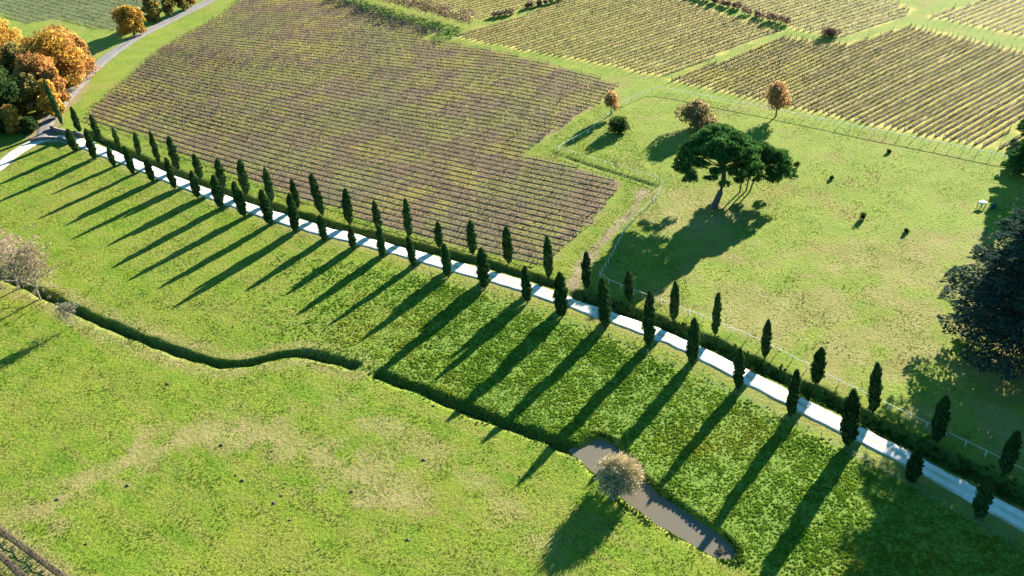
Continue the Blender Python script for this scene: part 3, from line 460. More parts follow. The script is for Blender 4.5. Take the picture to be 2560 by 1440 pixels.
OAKS = [('oak0', 6.5, 'gold', 'golden orange oak, the leftmost tall one at the picture edge'), ('oak2', 6.0, 'rust', 'rusty oak half hidden behind the leftmost golden oak'), ('oak1', 5.0, 'olive', 'brownish olive oak low between the golden ones'),
        ('oak3', 6.3, 'gold', 'broad golden oak in the middle of the autumn clump'), ('oak4', 6.2, 'rust', 'tall orange oak, highest of the clump beside the grey lane'), ('oak6', 5.0, 'rust', 'rust-brown oak in front of the golden clump'),
        ('oak17', 2.6, 'olive', 'narrow olive tree with bare stems at the lane, right of the autumn clump'), ('oak7', 5.5, 'green', 'dark green evergreen oak at the left edge below the autumn clump'), ('oak18', 6.0, 'olive', 'olive brown oak behind the dark evergreen at the left edge'),
        ('oak8', 3.6, 'olive', 'olive and gold tree between the evergreen oak and the lane'), ('oak9', 2.6, 'gold', 'small bright golden tree in front of the dark evergreen'), ('oak16', 2.6, 'gold', 'slim golden tree behind the very tall cypress'),
        ('oak19', 3.6, 'olive', 'olive tree low between the dark evergreen and the brown oaks'), ('oak20', 3.0, 'rust', 'russet tree right behind the very tall cypress by the lane'), ('oak21', 3.8, 'green', 'dark evergreen at the left edge just above the white road'), ('oak22', 1.9, 'green', 'small dark evergreen beside the little golden tree'), ('oak23', 4.0, 'rust', 'rusty oak filling the middle of the autumn clump'), ('oak24', 2.6, 'rust', 'pinkish orange tree at the lane side of the autumn clump'),
        ('oak10', 4.0, 'gold', 'round orange tree standing alone by the lane bend'), ('oak11', 2.6, 'olive', 'dark olive tree behind the round orange lane tree'), ('oak12', 1.3, 'gold', 'narrow yellow tree beside the lane'),
        ('oak13', 2.2, 'olive', 'tan tree farther up the lane past the yellow one'), ('oak14', 2.4, 'olive', 'grey-olive lane tree second from the top edge'), ('oak15', 1.5, 'rust', 'small reddish lane tree at the top edge')]
for k, (key, rad, pal, lab) in enumerate(OAKS):
    x, y, h = P[key]; rad *= 1.28; broadleaf('oak_tree', x, y, h * 1.08, rad, pal, 300 + k, lab, 'tree', G_OAK, n=int(2000 + 1000 * rad), leaf=0.55 if rad > 3 else 0.42, trunk=0.1 + 0.05 * rad, low=0.13 if rad > 3 else 0.2, nb=24)
x, y, h = P['peach']; broadleaf('young_tree', x, y, h, 2.0, 'peach', 340, 'small peach-coloured tree at the corner of the white fence', n=2300, leaf=0.34, trunk=0.13, low=0.3, nb=26)
x, y, h = P['olive']; broadleaf('young_tree', x, y, h, 3.4, 'peach', 341, 'tan and orange tree on the fence line above the umbrella pine', n=4200, leaf=0.36, trunk=0.17, low=0.32, nb=30)
def shrub(name, x, y, h, rad, pal, seed, label, n=2500, leaf=0.35, group=None, elong=1.0, rz=0.0, cat='shrub'):
    r = np.random.RandomState(seed); blobs = []
    for k in range(16):
        a = r.uniform(0, 6.28); q = rad * r.uniform(0.1, 0.7) * (1 - 0.45 * (k % 4) / 3); zz_ = h * r.uniform(0.18, 0.64); blobs.append((q * math.cos(a) * elong, q * math.sin(a), zz_, min(rad, h) * r.uniform(0.42, 0.55), 0.9))
    t = thing(name, (x, y, H(x, y)), label, cat, group, rz); geo = Geo(); blob_crown(geo, blobs, n, leaf, *AUT[pal], r, 0.7); link(bpy.data.objects.new('foliage', geo.mesh('shrub', M_LEAF)), t)
    geo = Geo()
    for b in blobs[:6]: geo.tube([(0, 0, -0.1), np.array(b[:3]) * 0.5 + r.normal(0, 0.1, 3), b[:3]], [0.07, 0.05, 0.02], 5)
    link(bpy.data.objects.new('stems', geo.mesh('stems', M_BARK)), t); return t
x, y, h = P['roundshrub']; shrub('round_shrub', x, y, 3.8, 2.6, 'green', 350, 'dark green dome-shaped shrub in the paddock beside the peach tree')
AUT['tanbush'] = ([(0.46, 0.36, 0.19), (0.36, 0.25, 0.13), (0.24, 0.22, 0.09), (0.42, 0.26, 0.15)], [4, 3, 3, 1]); AUT['purple'] = ([(0.17, 0.11, 0.10), (0.24, 0.17, 0.13), (0.30, 0.22, 0.12), (0.12, 0.10, 0.07)], [3, 3, 2, 2])
AUT['bank'] = ([(0.03, 0.07, 0.018), (0.05, 0.10, 0.022), (0.08, 0.12, 0.03)], [3, 3, 1]); AUT['teal'] = ([(0.06, 0.22, 0.25), (0.09, 0.28, 0.3)], [1, 1])
x, y, h = P['bigbush']; shrub('big_bush', x, y, 6.4, 4.6, 'tanbush', 351, 'big tan and russet bush behind the umbrella pine', n=9000, elong=1.7, rz=-0.35, leaf=0.36)
for k, (key, hh, rr, lab) in enumerate([('s1', 1.7, 0.9, 'small dark bush right of the umbrella pine crown'), ('s2', 0.8, 0.5, 'tiny dark bush right of the pine, below the bigger dark one'), ('s3', 0.7, 0.6, 'tiny dark bush in the paddock close to the far white fence'), ('s4', 1.7, 0.8, 'dark bush alone in the middle of the right-hand paddock'), ('s5', 0.8, 0.6, 'tiny dark bush in the paddock nearest the blue cedar')]):
    shrub('small_bush', *P[key], hh, rr, 'green', 360 + k, lab, n=380, leaf=0.22, group='small dark bushes in the paddock')
shrub('tan_bush', *P['s6'], 2.6, 2.2, 'purple', 370, 'purple-brown bush at the ditch end between the far vineyards', n=1100, elong=1.6)
def hedge(line, h, w, pal, seed, label, n_m=170, leaf=0.4, name='hedge'):
    r = np.random.RandomState(seed); ln = smooth(line, 1.6, 1); c = ln.mean(0); t = thing(name, (c[0], c[1], H(*c)), label, 'hedge'); blobs = []
    for p in ln:
        q = p - c + r.normal(0, 0.35, 2); s = r.uniform(0.65, 1.25); blobs.append((q[0], q[1], h * 0.5 * s, w * s, 0.9))
    geo = Geo(); blob_crown(geo, blobs, int(n_m * len(ln)), leaf, *AUT[pal], r, 0.6); link(bpy.data.objects.new('foliage', geo.mesh('hedge', M_LEAF)), t)
    geo = Geo()
    for b in blobs: geo.tube([(b[0], b[1], -0.2), (b[0] + 0.1, b[1], b[2] * 0.6), (b[0], b[1], b[2] * 1.5)], [0.08, 0.06, 0.02], 4)
    o = link(bpy.data.objects.new('stems', geo.mesh('hedge_stems', M_BARK)), t); o['kind'] = 'stuff'; return t
hedge(HEDGE_A, 5.4, 2.2, 'purple', 380, 'long purple-brown hedge at the top of the central vineyard'); hedge(HEDGE_B, 2.0, 1.1, 'purple', 381, 'short dark hedge at the top, nearest the long purple hedge'); hedge(HEDGE_B2, 2.0, 1.0, 'purple', 382, 'short dark hedge at the top edge of the middle vineyard')
hedge(HEDGE_C, 2.0, 1.0, 'purple', 383, 'dark hedge touching the top edge, between middle and far right vineyards'); hedge(HEDGE_C2, 2.1, 1.1, 'purple', 384, 'dark reddish hedge at the end of the ditch above the middle vineyard')

# umbrella pines
PINE_C = [(0.055, 0.135, 0.035), (0.08, 0.18, 0.045), (0.13, 0.23, 0.055), (0.04, 0.095, 0.03)]
def needle_clumps(geo, clumps, per, r, size=0.34, cols=PINE_C, w=(3, 4, 2, 2)):
    for cx, cy, cz, cr in clumps:
        k = int(per * cr); d = rdir(k, r); d[:, 2] = np.abs(d[:, 2]) * 0.9 - 0.12; P_ = np.array([cx, cy, cz]) + d * cr * r.uniform(0.55, 1.05, (k, 1)) * np.array([1, 1, 0.62])
        A = unit(d + 0.5 * rdir(k, r) + np.array([0, 0, 0.35])); Bv = unit(np.cross(A, rdir(k, r))); L = size * r.uniform(0.7, 1.2, (k, 1)); geo.cards(P_, A * L, Bv * L * 0.33, palette(k, cols, w, r, 0.2) * r.uniform(0.75, 1.25))
def umbrella(x, y, trunk_pts, radii, cen, R_, zc, zh, seed, label, nclump, limbs_n, group=None, name='umbrella_pine', squash=1.0, side_drop=0.0):
    r = np.random.RandomState(seed); z0 = H(x, y); t = thing(name, (x, y, z0), label, 'pine', group); off = np.array([x, y, 0]); clumps = []
    for k in range(nclump):
        a = r.uniform(0, 6.28); q = R_ * math.sqrt(r.uniform(0.0, 1)); e = q / R_; zz = zc + zh * math.sqrt(max(0, 1 - e * e * 0.96)) * r.uniform(0.72, 1.0) - side_drop * e ** 3 - (r.uniform(0, 1) ** 3) * 1.2
        clumps.append((cen[0] - x + q * math.cos(a), cen[1] - y + q * math.sin(a) * squash, zz, r.uniform(0.75, 1.35)))
    geo = Geo(); needle_clumps(geo, clumps, 150, r); link(bpy.data.objects.new('crown', geo.mesh('pine_crown', M_NEEDLE)), t)
    tp = np.array(trunk_pts, float) - off; geo = Geo(); sp = resample3(tp, 10); geo.tube(sp, np.interp(np.linspace(0, 1, 10), np.linspace(0, 1, len(radii)), radii), 9); link(bpy.data.objects.new('trunk', geo.mesh('pine_trunk', M_PINEBARK, True)), t)
    geo = Geo(); top = sp[-1]
    for k in r.choice(len(clumps), min(limbs_n, len(clumps)), False):
        tg = np.array(clumps[k][:3]) - [0, 0, 0.3]; st = sp[-1 - int(r.randint(0, 3))]; m = st * 0.45 + tg * 0.55 + np.array([*r.normal(0, 0.35, 2), -0.35]); geo.tube(resample3(np.array([st, m, tg]), 5), np.linspace(radii[-1] * 0.55, 0.05, 5), 5)
    link(bpy.data.objects.new('limbs', geo.mesh('pine_limbs', M_PINEBARK)), t); return t
def resample3(p, n):
    s = np.r_[0, np.cumsum(np.linalg.norm(np.diff(p, axis=0), axis=1))]; q = np.linspace(0, s[-1], n); o = np.stack([np.interp(q, s, p[:, i]) for i in range(3)], 1)
    for _ in range(2): o[1:-1] = (o[:-2] + 2 * o[1:-1] + o[2:]) / 4
    return o
umbrella(40.2, 158.4, [(40.2, 158.4, -0.3), (40.9, 158.5, 1.8), (41.8, 158.8, 3.8), (42.3, 159.6, 5.6), (42.4, 161.5, 7.4), (42.3, 163.0, 8.8)], [0.74, 0.6, 0.52, 0.46, 0.36, 0.3], (42.0, 163.4), 8.0, 7.0, 7.0, 400, 'big umbrella pine with thick leaning trunk and wide flat crown', 300, 30, side_drop=1.8)
for k, (tp, cen, R_, lab) in enumerate([([(46.6, 163.6, -0.2), (46.9, 163.9, 2.4), (47.6, 164.6, 5)], (48.2, 165.4), 3.0, 'slender pine stem nearest the big leaning umbrella pine'), ([(48.0, 164.0, -0.2), (48.3, 164.2, 2.4), (49.6, 165.2, 5.4)], (50.6, 166.4), 3.4, 'slender pine stem, middle of the three behind the umbrella pine'), ([(48.6, 163.6, -0.2), (49.2, 163.6, 2.4), (51.0, 164.0, 4.8)], (52.6, 164.2), 3.3, 'slender pine stem, outermost of the three, crown drooping right')]):
    R_ *= 1.28
    umbrella(tp[0][0], tp[0][1], tp, [0.17, 0.14, 0.11], cen, R_, 5.3 - 0.4 * k, 3.8, 410 + k, lab, 66, 7, 'three slender pines', 'slender_pine', side_drop=1.5)

# cedars
def cedar(x, y, h, R_, seed, label, cols, name='cedar_tree', z_low=0.1, nb=120, per=1.0, cat='cedar'):
    r = np.random.RandomState(seed); t = thing(name, (x, y, H(x, y)), label, cat); geo = Geo(); bg_ = Geo()
    for k in range(nb):
        f_ = z_low + (0.97 - z_low) * (k + r.uniform(0, 1)) / nb; L = R_ * (1 - f_) ** 0.62 * r.uniform(0.72, 1.08) + 0.4; a = k * 2.399 + r.uniform(-0.3, 0.3); d = np.array([math.cos(a), math.sin(a), 0]); sd = np.array([-d[1], d[0], 0])
        z = h * f_; u = np.linspace(0, 1, 7); droop = -0.10 * L * u ** 2 + 0.10 * L * u; line = d * (u * L)[:, None] + np.array([0, 0, 1]) * (z + droop)[:, None]; bg_.tube(line, np.linspace(0.05 + 0.018 * L, 0.03, 7), 4)
        n = int(52 * L * per); s = r.uniform(0.22, 1, n) ** 0.8; wd = (0.10 + 0.20 * np.sin(np.pi * np.clip(s, 0, 0.93))) * L; lat = r.uniform(-1, 1, n) * wd; P_ = d * (s * L)[:, None] + sd * lat[:, None]; P_[:, 2] = z - 0.10 * L * s ** 2 + 0.10 * L * s - 0.14 * np.abs(lat) + r.normal(0, 0.10, n)
        A = unit(d * 0.8 + sd * np.sign(lat)[:, None] * 0.7 + np.c_[r.normal(0, 0.25, (n, 2)), r.normal(-0.05, 0.22, n)]); Bv = unit(np.cross(A, np.array([0, 0, 1.0]) + 0.5 * r.normal(size=(n, 3)))); Ln = r.uniform(0.22, 0.45, (n, 1)); geo.cards(P_, A * Ln, Bv * Ln * 0.35, palette(n, cols, [3, 3, 2], r, 0.22))
    link(bpy.data.objects.new('crown', geo.mesh('cedar_crown', M_NEEDLE)), t); link(bpy.data.objects.new('branches', bg_.mesh('cedar_branches', M_BARK)), t)
    geo = Geo(); zz = np.linspace(-0.3, h * 0.95, 9); geo.tube(np.c_[0.1 * np.sin(zz), zz * 0, zz], np.linspace(0.75, 0.06, 9) * h / 27, 9); link(bpy.data.objects.new('trunk', geo.mesh('cedar_trunk', M_BARK, True)), t); return t
BLUE = [(0.04, 0.075, 0.058), (0.07, 0.10, 0.08), (0.025, 0.055, 0.04)]
cedar(79.2, 108.0, 31.0, 18.0, 420, 'huge blue-green cedar with layered branches at the right edge', BLUE, z_low=0.08, nb=190)
cedar(102.8, 161.5, 9.5, 5.0, 421, 'dark green conifer at the right edge below the vineyard', PINE_C[:3], 'conifer_tree', 0.12, 60, 1.2, 'conifer')
cedar(112.0, 177.0, 7.5, 4.2, 422, 'dark conifer mostly outside the right edge, at the fence end', PINE_C[:3], 'conifer_tree', 0.15, 45, 1.2, 'conifer')

# bare winter trees and the pond willow
def bare_tree(x, y, h, seed, label, col, spread=0.45, group=None, lean=(0, 0), cat='tree', dens=1.0):
    r = np.random.RandomState(seed); t = thing('bare_tree', (x, y, H(x, y)), label, cat, group); tg = Geo(); bg_ = Geo(); tw = Geo(); tips = []
    def grow(p, d, L, rad, lev):
        q = [p]; dd = d.copy()
        for _ in range(3): dd = unit(dd + 0.14 * r.normal(size=3) + np.array([0, 0, 0.05])); q.append(q[-1] + dd * L / 3)
        (tg if lev == 0 else bg_).tube(q, np.linspace(rad, rad * 0.55, 4), 6 if lev == 0 else 4 if lev < 2 else 3)
        if lev == 3: tips.append((q[1], q[-1])); return
        for k in range([10, 7, 5][lev]):
            s = r.uniform(0.3, 1.0); i = min(2, int(s * 3)); pp = q[i] + (q[i + 1] - q[i]) * (s * 3 - i); nd = unit(dd * (1 - spread) + spread * 1.7 * rdir(1, r)[0] + np.array([0, 0, 0.25])); grow(pp, nd, L * r.uniform(0.5, 0.8), rad * 0.45, lev + 1)
    grow(np.array([0, 0, -0.2]), unit(np.array([lean[0], lean[1], 1.0])), h * 0.40, 0.014 * h, 0)
    tp = np.array([b for a, b in tips]); ta = np.array([a for a, b in tips]); m = int(22 * dens); Pm = np.repeat(tp, m, 0); Ad = unit(np.repeat(unit(tp - ta), m, 0) + 0.75 * r.normal(size=(len(Pm), 3)) + [0, 0, 0.3]); Ln = r.uniform(0.15, 0.42, (len(Pm), 1)) * h / 11
    tw.cards(Pm + Ad * Ln * 0.6, Ad * Ln, unit(np.cross(Ad, rdir(len(Pm), r))) * 0.03, palette(len(Pm), [col, tuple(c * 1.25 for c in col), tuple(c * 0.7 for c in col)], [2, 1, 1], r))
    for nm, gg, mt in (('trunk', tg, M_BARKG), ('branches', bg_, M_BARKG), ('twigs', tw, M_TWIG)):
        o = link(bpy.data.objects.new(nm, gg.mesh(nm, mt)), t)
        if nm != 'trunk': o['kind'] = 'stuff'
    return t
G_B = 'leafless trees along the meadow ditch'
for k, (key, lab, c) in enumerate([('bare0', 'leafless pale tree at the left edge, base hidden by the ditch', (0.30, 0.24, 0.17)), ('bare1', 'leafless pale tree with leaning trunk, second along the ditch from the left edge', (0.32, 0.25, 0.18)), ('bare2', 'leafless twiggy tree, third along the ditch from the left edge', (0.31, 0.25, 0.16)), ('bare3', 'small leafless greyish tree, last one along the ditch', (0.26, 0.25, 0.18)), ('bare4', 'leafless tree cut off by the left edge', (0.30, 0.24, 0.17))]):
    x, y, h = P[key]; bare_tree(x, y, h * 1.12, 430 + k, lab, tuple(q_ * 1.45 for q_ in c), 0.5, G_B, dens=1.1 if h > 8 else 0.4)
def willow(x, y, seed, label):
    r = np.random.RandomState(seed); t = thing('willow_tree', (x, y, max(H(x, y), -0.4)), label, 'willow'); tg = Geo(); tg.tube([(0, 0, -0.8), (0.1, 0, 0.8), (0, 0.1, 2.2)], [0.42, 0.34, 0.42], 8); link(bpy.data.objects.new('trunk', tg.mesh('willow_trunk', M_BARKG)), t)
    sh = Geo(); tw = Geo(); P0 = []; D0 = []
    for k in range(520):
        d = rdir(1, r)[0]; d[2] = abs(d[2]) * 1.15 - 0.30; d = unit(d); L = r.uniform(2.4, 3.5); s = np.array([0, 0, 2.2]); u = np.linspace(0, 1, 4)[:, None]; line = s + d * L * u + np.array([0, 0, 0.9]) * u * (1 - u) * 2 - np.array([0, 0, 0.25]) * u ** 2; sh.tube(line, [0.045, 0.035, 0.025, 0.012], 3, (0.30, 0.22, 0.12))
        for j in range(26): f_ = r.uniform(0.35, 1); P0.append(s + d * L * f_ + np.array([0, 0, 1.8 * f_ * (1 - f_)]) + r.normal(0, 0.18, 3)); D0.append(d)
    P0 = np.array(P0); D0 = unit(np.array(D0) + 0.6 * r.normal(size=(len(P0), 3)) + [0, 0, 0.2]); Ln = r.uniform(0.14, 0.34, (len(P0), 1)); tw.cards(P0, D0 * Ln, unit(np.cross(D0, rdir(len(P0), r))) * 0.045, palette(len(P0), [(0.66, 0.55, 0.36), (0.52, 0.43, 0.26), (0.40, 0.36, 0.20)], [3, 3, 1], r))
    a = link(bpy.data.objects.new('shoots', sh.mesh('shoots', M_TWIG)), t); b = link(bpy.data.objects.new('twigs', tw.mesh('twigs', M_TWIG)), t); a['kind'] = b['kind'] = 'stuff'; return t
willow(12.0, 86.6, 450, 'round tan pollard willow at the edge of the pond')
bare_tree(22.9, 75.6, 2.0, 455, 'pale leafless scrub at the near end of the pond', (0.42, 0.36, 0.30), 0.6, None, cat='scrub', dens=2.0)['kind'] = ''

# fences, parapets, paddock things, molehills
def fence(line, step, ph, pw, rails, rw, mp, mr, label, name='fence'):
    ln = resample(smooth(line, 1, 0), step); c = ln.mean(0); z0 = H(*c); t = thing(name, (c[0], c[1], z0), label, 'fence'); hz = height(ln[:, 0], ln[:, 1]) - z0; geo = Geo()
    for (a, b) in zip(ln - c, hz): geo.box((a[0], a[1], b + ph / 2 - 0.1 + rng.normal(0, 0.02)), (pw, pw, ph + 0.2), rz=rng.uniform(0, 1.5))
    o = link(bpy.data.objects.new('posts', geo.mesh('fence_posts', mp)), t); o['kind'] = 'stuff'
    for zr in rails:
        geo = Geo(); u = ln - c; q = np.c_[u, hz + zr]; tt = unit(np.gradient(u, axis=0)); nn = np.c_[-tt[:, 1], tt[:, 0], np.zeros(len(u))] * rw * 0.3
        V = np.stack([q - nn - [0, 0, rw / 2], q + nn - [0, 0, rw / 2], q + nn + [0, 0, rw / 2], q - nn + [0, 0, rw / 2]], 1).reshape(-1, 3); i4 = np.arange(len(q) - 1)[:, None] * 4; j = np.arange(4)[None]; j2 = (j + 1) % 4; geo.add(V, Q=np.stack([i4 + j, i4 + j2, i4 + 4 + j2, i4 + 4 + j], -1).reshape(-1, 4))
        link(bpy.data.objects.new('rail', geo.mesh('fence_rail', mr)), t)
fence(PADDOCK_FENCE[:9], 1.6, 1.1, 0.09, (1.0,), 0.035, M_WHITE, M_WHITE, 'weathered white fence zigzagging round the paddock corner by the dirt track')
fence(PADDOCK_FENCE[8:], 2.6, 1.15, 0.08, (1.05,), 0.09, M_WHITE, M_WHITE, 'straight white rail fence between the paddock and the right-hand vineyards')
fence(ROADSIDE_FENCE, 2.6, 1.15, 0.10, (1.05,), 0.07, M_WHITE, M_WHITE, 'white rail fence along the paddock beside the cypress avenue')
fence(WIRE_FENCE, 3.6, 1.2, 0.08, (0.4, 0.75, 1.05), 0.018, M_POST, M_WIRE, 'thin wire fence on dark stakes below the white road')
def parapet(line, label):
    ln = smooth(line, 0.6, 2); c = ln.mean(0); z0 = H(*c); t = thing('stone_parapet', (c[0], c[1], z0), label, 'low wall', 'bridge parapets'); u = ln - c; tt = unit(np.gradient(u, axis=0)); n3 = np.c_[-tt[:, 1], tt[:, 0]]
    for nm, hw, zb, zt in (('wall', 0.24, -0.8, 0.75), ('coping', 0.30, 0.753, 0.87)):
        geo = Geo(); V = np.stack([np.c_[u - n3 * hw, np.full(len(u), zb)], np.c_[u + n3 * hw, np.full(len(u), zb)], np.c_[u + n3 * hw, np.full(len(u), zt)], np.c_[u - n3 * hw, np.full(len(u), zt)]], 1).reshape(-1, 3); i4 = np.arange(len(u) - 1)[:, None] * 4; j = np.arange(4)[None]; j2 = (j + 1) % 4; L_ = 4 * (len(u) - 1)
        geo.add(V, Q=np.concatenate([np.stack([i4 + j, i4 + j2, i4 + 4 + j2, i4 + 4 + j], -1).reshape(-1, 4), [(3, 2, 1, 0), (L_, L_ + 1, L_ + 2, L_ + 3)]])); link(bpy.data.objects.new(nm, geo.mesh(nm, M_STONE)), t)
parapet(PARAPET_LOW, 'curved stone parapet of the bridge on the meadow side'); parapet(PARAPET_UP, 'stone parapet of the bridge at the foot of the very tall cypress')
x, y = P['trough']; t = thing('garden_table', (x, y, H(x, y)), 'small white-topped table on the grass at the right edge', 'table', None, 0.5); geo = Geo(); geo.box((0, 0, 0.78), (1.5, 1.1, 0.08)); link(bpy.data.objects.new('table_top', geo.mesh('table_top', M_WHITE)), t)
for sx in (-0.6, 0.6):
    for sy in (-0.4, 0.4): geo = Geo(); geo.box((sx, sy, 0.36), (0.1, 0.1, 0.76)); link(bpy.data.objects.new('leg', geo.mesh('table_leg', M_POST)), t)
shrub('blue_shrub', *P['blue'], 1.1, 0.9, 'teal', 470, 'teal blue low shrub next to the white-topped table', n=500, leaf=0.22)
MOLES = [(-50.5,118.9),(-39.7,94.3),(-32.7,89.8),(-30.9,85.4),(-56.8,83.9),(-63.5,92.3),(-60.7,103.1),(-64.3,100.5),(-54.5,93.9),(-43.0,100.6),(-35.5,98.5),(-12.8,105.7),(-0.9,90.1),(-13.9,94.6),(-23.3,89.6),(-54.8,115.9),(-15.4,80.6),(-33.5,88.6),(-38.6,93.2)]
for k, (x, y) in enumerate(sorted(MOLES, key=lambda m_: m_[0] / m_[1])):
    r = np.random.RandomState(500 + k); nr_, na = 5, 11; V = []; rad = r.uniform(0.18, 0.36); hh = rad * 0.4
    for i in range(nr_):
        for j in range(na): q = rad * (i / (nr_ - 1)) * (1 + 0.25 * r.normal() * (i > 0)); a = j * 6.283 / na; V.append((q * math.cos(a) * 1.2, q * math.sin(a), hh * (1 - (i / (nr_ - 1)) ** 1.6) * (1 + 0.25 * r.normal()) - 0.06 * (i == nr_ - 1)))
    geo = Geo(); geo.add(V, Q=[(i * na + j, (i + 1) * na + j, (i + 1) * na + (j + 1) % na, i * na + (j + 1) % na) for i in range(nr_ - 1) for j in range(na)]); o = bpy.data.objects.new('molehill', geo.mesh('molehill', M_MOLE)); o.location = (x, y, H(x, y)); link(o); tag(o, 'small brown molehill on the lower meadow, %s from the left' % ordn(k + 1), 'molehill', 'molehills on the lower meadow')

# ---------------------------------------------------------------- grass
def tuft_mesh(name, kind, seed):
    r = np.random.RandomState(seed); geo = Geo()
    if kind == 'blade':
        n = 16; a = r.uniform(0, 6.28, n); q = r.uniform(0, 0.16, n); P_ = np.c_[q * np.cos(a), q * np.sin(a), np.zeros(n)]; A = unit(np.c_[np.cos(a) * 0.6, np.sin(a) * 0.6, np.ones(n)] + 0.3 * r.normal(size=(n, 3))); L = r.uniform(0.08, 0.17, (n, 1)); geo.cards(P_ + A * L * 0.9, A * L, unit(np.cross(A, rdir(n, r))) * 0.03, palette(n, [(1, 1, 1), (1.15, 1.1, 0.9), (0.8, 0.85, 0.8)], [2, 1, 1], r, 0.1))
    else:
        n = 26; d = rdir(n, r); d[:, 2] = np.abs(d[:, 2]); P_ = d * np.array([0.26, 0.26, 0.24]) * r.uniform(0.5, 1, (n, 1)) + [0, 0, 0.05]; leafcards(geo, P_, unit(d + [0, 0, 0.4]), 0.2, palette(n, [(1, 1, 1), (1.2, 1.15, 0.9), (0.7, 0.8, 0.75)], [2, 1, 1.4], r, 0.12), r, asp=0.7)
    return bpy.data.objects.new(name, geo.mesh(name, M_TUFT))
def grass_patch(name, label, pts, sc, tint, kind, seed, zoff=-0.02, flat=1.0):
    V = np.c_[pts, height(pts[:, 0], pts[:, 1]) + zoff]; me = bpy.data.meshes.new(name); me.vertices.add(len(V)); me.vertices.foreach_set('co', V.astype(np.float32).ravel()); r = np.random.RandomState(seed)
    a = me.attributes.new('rot', 'FLOAT_VECTOR', 'POINT'); a.data.foreach_set('vector', np.c_[r.normal(0, 0.12, (len(V), 2)), r.uniform(0, 6.28, len(V))].astype(np.float32).ravel())
    a = me.attributes.new('sc', 'FLOAT_VECTOR', 'POINT'); a.data.foreach_set('vector', (sc[:, None] * np.c_[np.ones(len(V)), np.ones(len(V)), flat * r.uniform(0.7, 1.3, len(V))]).astype(np.float32).ravel())
    a = me.attributes.new('tint', 'FLOAT_COLOR', 'POINT'); a.data.foreach_set('color', np.c_[tint, np.ones(len(V))].astype(np.float32).ravel())
    ng = bpy.data.node_groups.new(name + '_scatter', 'GeometryNodeTree'); ng.interface.new_socket('Geometry', in_out='INPUT', socket_type='NodeSocketGeometry'); ng.interface.new_socket('Geometry', in_out='OUTPUT', socket_type='NodeSocketGeometry')
    gi = ng.nodes.new('NodeGroupInput'); go = ng.nodes.new('NodeGroupOutput'); ip = ng.nodes.new('GeometryNodeInstanceOnPoints'); jn = ng.nodes.new('GeometryNodeJoinGeometry'); L = ng.links.new
    for k in range(4): oi = ng.nodes.new('GeometryNodeObjectInfo'); oi.inputs['Object'].default_value = tuft_mesh(name + '_tuft', kind, seed + k); oi.inputs['As Instance'].default_value = True; L(oi.outputs['Geometry'], jn.inputs[0])
    rv = ng.nodes.new('FunctionNodeRandomValue'); rv.data_type = 'INT'; rv.inputs[4].default_value = 0; rv.inputs[5].default_value = 3; ip.inputs['Pick Instance'].default_value = True; L(rv.outputs[2], ip.inputs['Instance Index'])
    na = ng.nodes.new('GeometryNodeInputNamedAttribute'); na.data_type = 'FLOAT_VECTOR'; na.inputs[0].default_value = 'rot'; e2 = ng.nodes.new('FunctionNodeEulerToRotation'); L(na.outputs[0], e2.inputs[0]); L(e2.outputs[0], ip.inputs['Rotation'])
    nb = ng.nodes.new('GeometryNodeInputNamedAttribute'); nb.data_type = 'FLOAT_VECTOR'; nb.inputs[0].default_value = 'sc'; L(nb.outputs[0], ip.inputs['Scale']); L(gi.outputs[0], ip.inputs['Points']); L(jn.outputs[0], ip.inputs['Instance']); L(ip.outputs[0], go.inputs[0])
    o = link(bpy.data.objects.new(name, me)); md = o.modifiers.new('scatter', 'NODES'); md.node_group = ng; tag(o, label, 'grass', None, 'stuff'); return o
def rpts(n, x0, x1, y0, y1, r): return np.c_[r.uniform(x0, x1, n), r.uniform(y0, y1, n)]
def keep_off(p, road=2.4):
    x, y = p.T; m = (dist_line(x, y, ROAD_S) > road) & (dist_line(x, y, GRAVEL_S) > 2.8) & (sdist(x, y, POND) > 0.35); return p[m]
def mixcol(a, b, f): return np.array(a) * (1 - f[:, None]) + np.array(b) * f[:, None]
r = np.random.RandomState(900)
p = keep_off(rpts(int(115 * 106 * 11), -51, 64, 52, 158, r)); p = p[(sdist(*p.T, STRIP) < -0.2 + 0.8 * r.normal(size=len(p))) & (r.rand(len(p)) < sstep(-50, -5, p[:, 0]))]; f = np.clip(vnoise(*p.T, 3.5, 60) * 1.3 - 0.15 + 0.2 * r.normal(size=len(p)), 0, 1); tnt = mixcol((0.15, 0.28, 0.026), (0.27, 0.38, 0.042), f); g2 = sstep(0.55, 0.8, vnoise(*p.T, 8, 61)); tnt = mixcol((1, 1, 1), (1.3, 1.0, 1.1), g2) * tnt
grass_patch('rough_grass', 'thick leafy green growth between the avenue and the ditch', p, 0.3 + 0.5 * vnoise(*p.T, 1.4, 62) + 0.4 * vnoise(*p.T, 6, 75) * r.rand(len(p)), tnt, 'leaf', 910, flat=0.62)
p = keep_off(rpts(170000, -125, 30, 62, 215, r)); ins_s = (sdist(*p.T, STRIP) > 0.3) | (r.rand(len(p)) > sstep(-50, -15, p[:, 0])); inm = (dist_line(*p.T, LD) > 0.9) & (dist_line(*p.T, LDR) > 1.0) & (sdist(*p.T, VINE_MAIN) > 0.5); p = p[ins_s & inm & (dist_line(*p.T, DRY1) + 5 * (vnoise(*p.T, 3, 8) - 0.5) > 2.5 * r.rand(len(p)))]
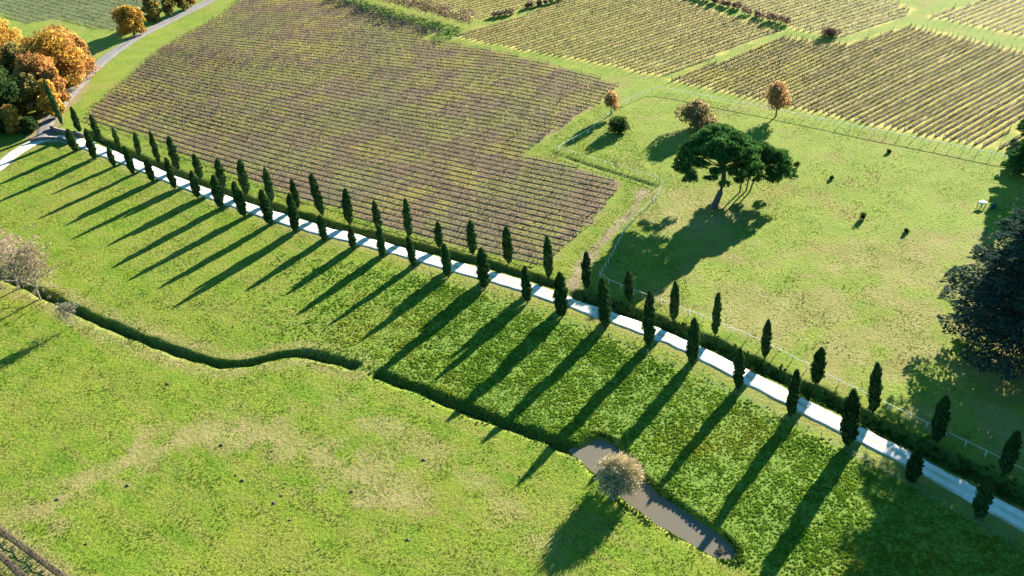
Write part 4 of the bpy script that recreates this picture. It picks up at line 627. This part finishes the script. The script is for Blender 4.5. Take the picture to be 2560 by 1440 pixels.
ca_, sa_ = math.cos(-0.68), math.sin(-0.68); uu = p[:, 0] * ca_ + p[:, 1] * sa_; vv = -p[:, 0] * sa_ + p[:, 1] * ca_; f = np.clip(0.6 * vnoise(*p.T, 9, 63) + 0.7 * vnoise(uu / 9, vv, 1.5, 70) - 0.15 + 0.2 * r.normal(size=len(p)), 0, 1); stk = 0.80 + 0.42 * sstep(0.3, 0.7, vnoise(uu / 14, vv, 0.9, 71)); grass_patch('meadow_grass', 'short bright green meadow grass either side of the lower ditch', p, 0.26 + 0.3 * vnoise(*p.T, 2.2, 64), mixcol((1, 1, 1), (0.62, 0.92, 0.55), sstep(0.5, 0.72, vnoise(*p.T, 24, 72))) * mixcol((1, 1, 1), (1.25, 1.02, 1.9), sstep(0.52, 0.75, vnoise(*p.T, 15, 73))) * mixcol((0.115, 0.205, 0.013), (0.225, 0.25, 0.028), f) * stk[:, None], 'blade', 920)
p = keep_off(rpts(60000, 8, 112, 75, 218, r)); p = p[(sdist(*p.T, PADDOCK) < 0) & (vnoise(*p.T, 7, 65) + 0.25 * r.normal(size=len(p)) > 0.42)]; f = np.clip(vnoise(*p.T, 11, 66) + 0.25 * r.normal(size=len(p)), 0, 1); grass_patch('paddock_grass', 'pale yellowish green paddock grass round the umbrella pine', p, 0.28 + 0.34 * vnoise(*p.T, 2.5, 67), mixcol((1, 1, 1), (0.72, 0.74, 0.6), sstep(150, 125, p[:, 1] + 14 * (vnoise(*p.T, 6, 74) - 0.5))) * mixcol((0.165, 0.245, 0.024), (0.255, 0.285, 0.04), f), 'blade', 930)
q = []
for l_, w_, n_ in ((RD, 1.2, 9), (RDR, 2.0, 16), (LD, 0.95, 14), (LDR, 1.3, 16), (PD, 0.6, 3)):
    k = r.randint(0, len(l_), len(l_) * n_); q.append(l_[k] + r.normal(0, w_ * 0.5, (len(k), 2)))
e = resample(list(POND) + [POND[0]], 0.25); ee = np.repeat(e, 5, 0); q.append(ee + unit(ee - np.array(POND).mean(0)) * r.uniform(0.3, 1.6, (len(ee), 1)) + r.normal(0, 0.15, ee.shape))
p = keep_off(np.concatenate(q)); f = np.clip(vnoise(*p.T, 2.0, 68) + 0.25 * r.normal(size=len(p)), 0, 1); grass_patch('ditch_bank_growth', 'tall dark grass and weeds lining the ditches and pond', p, (0.4 + 0.7 * vnoise(*p.T, 1.7, 69)) * np.where(dist_line(*p.T, RDR) < 6, 1.25, 0.72), mixcol((0.05, 0.11, 0.02), (0.11, 0.18, 0.03), f), 'leaf', 940)
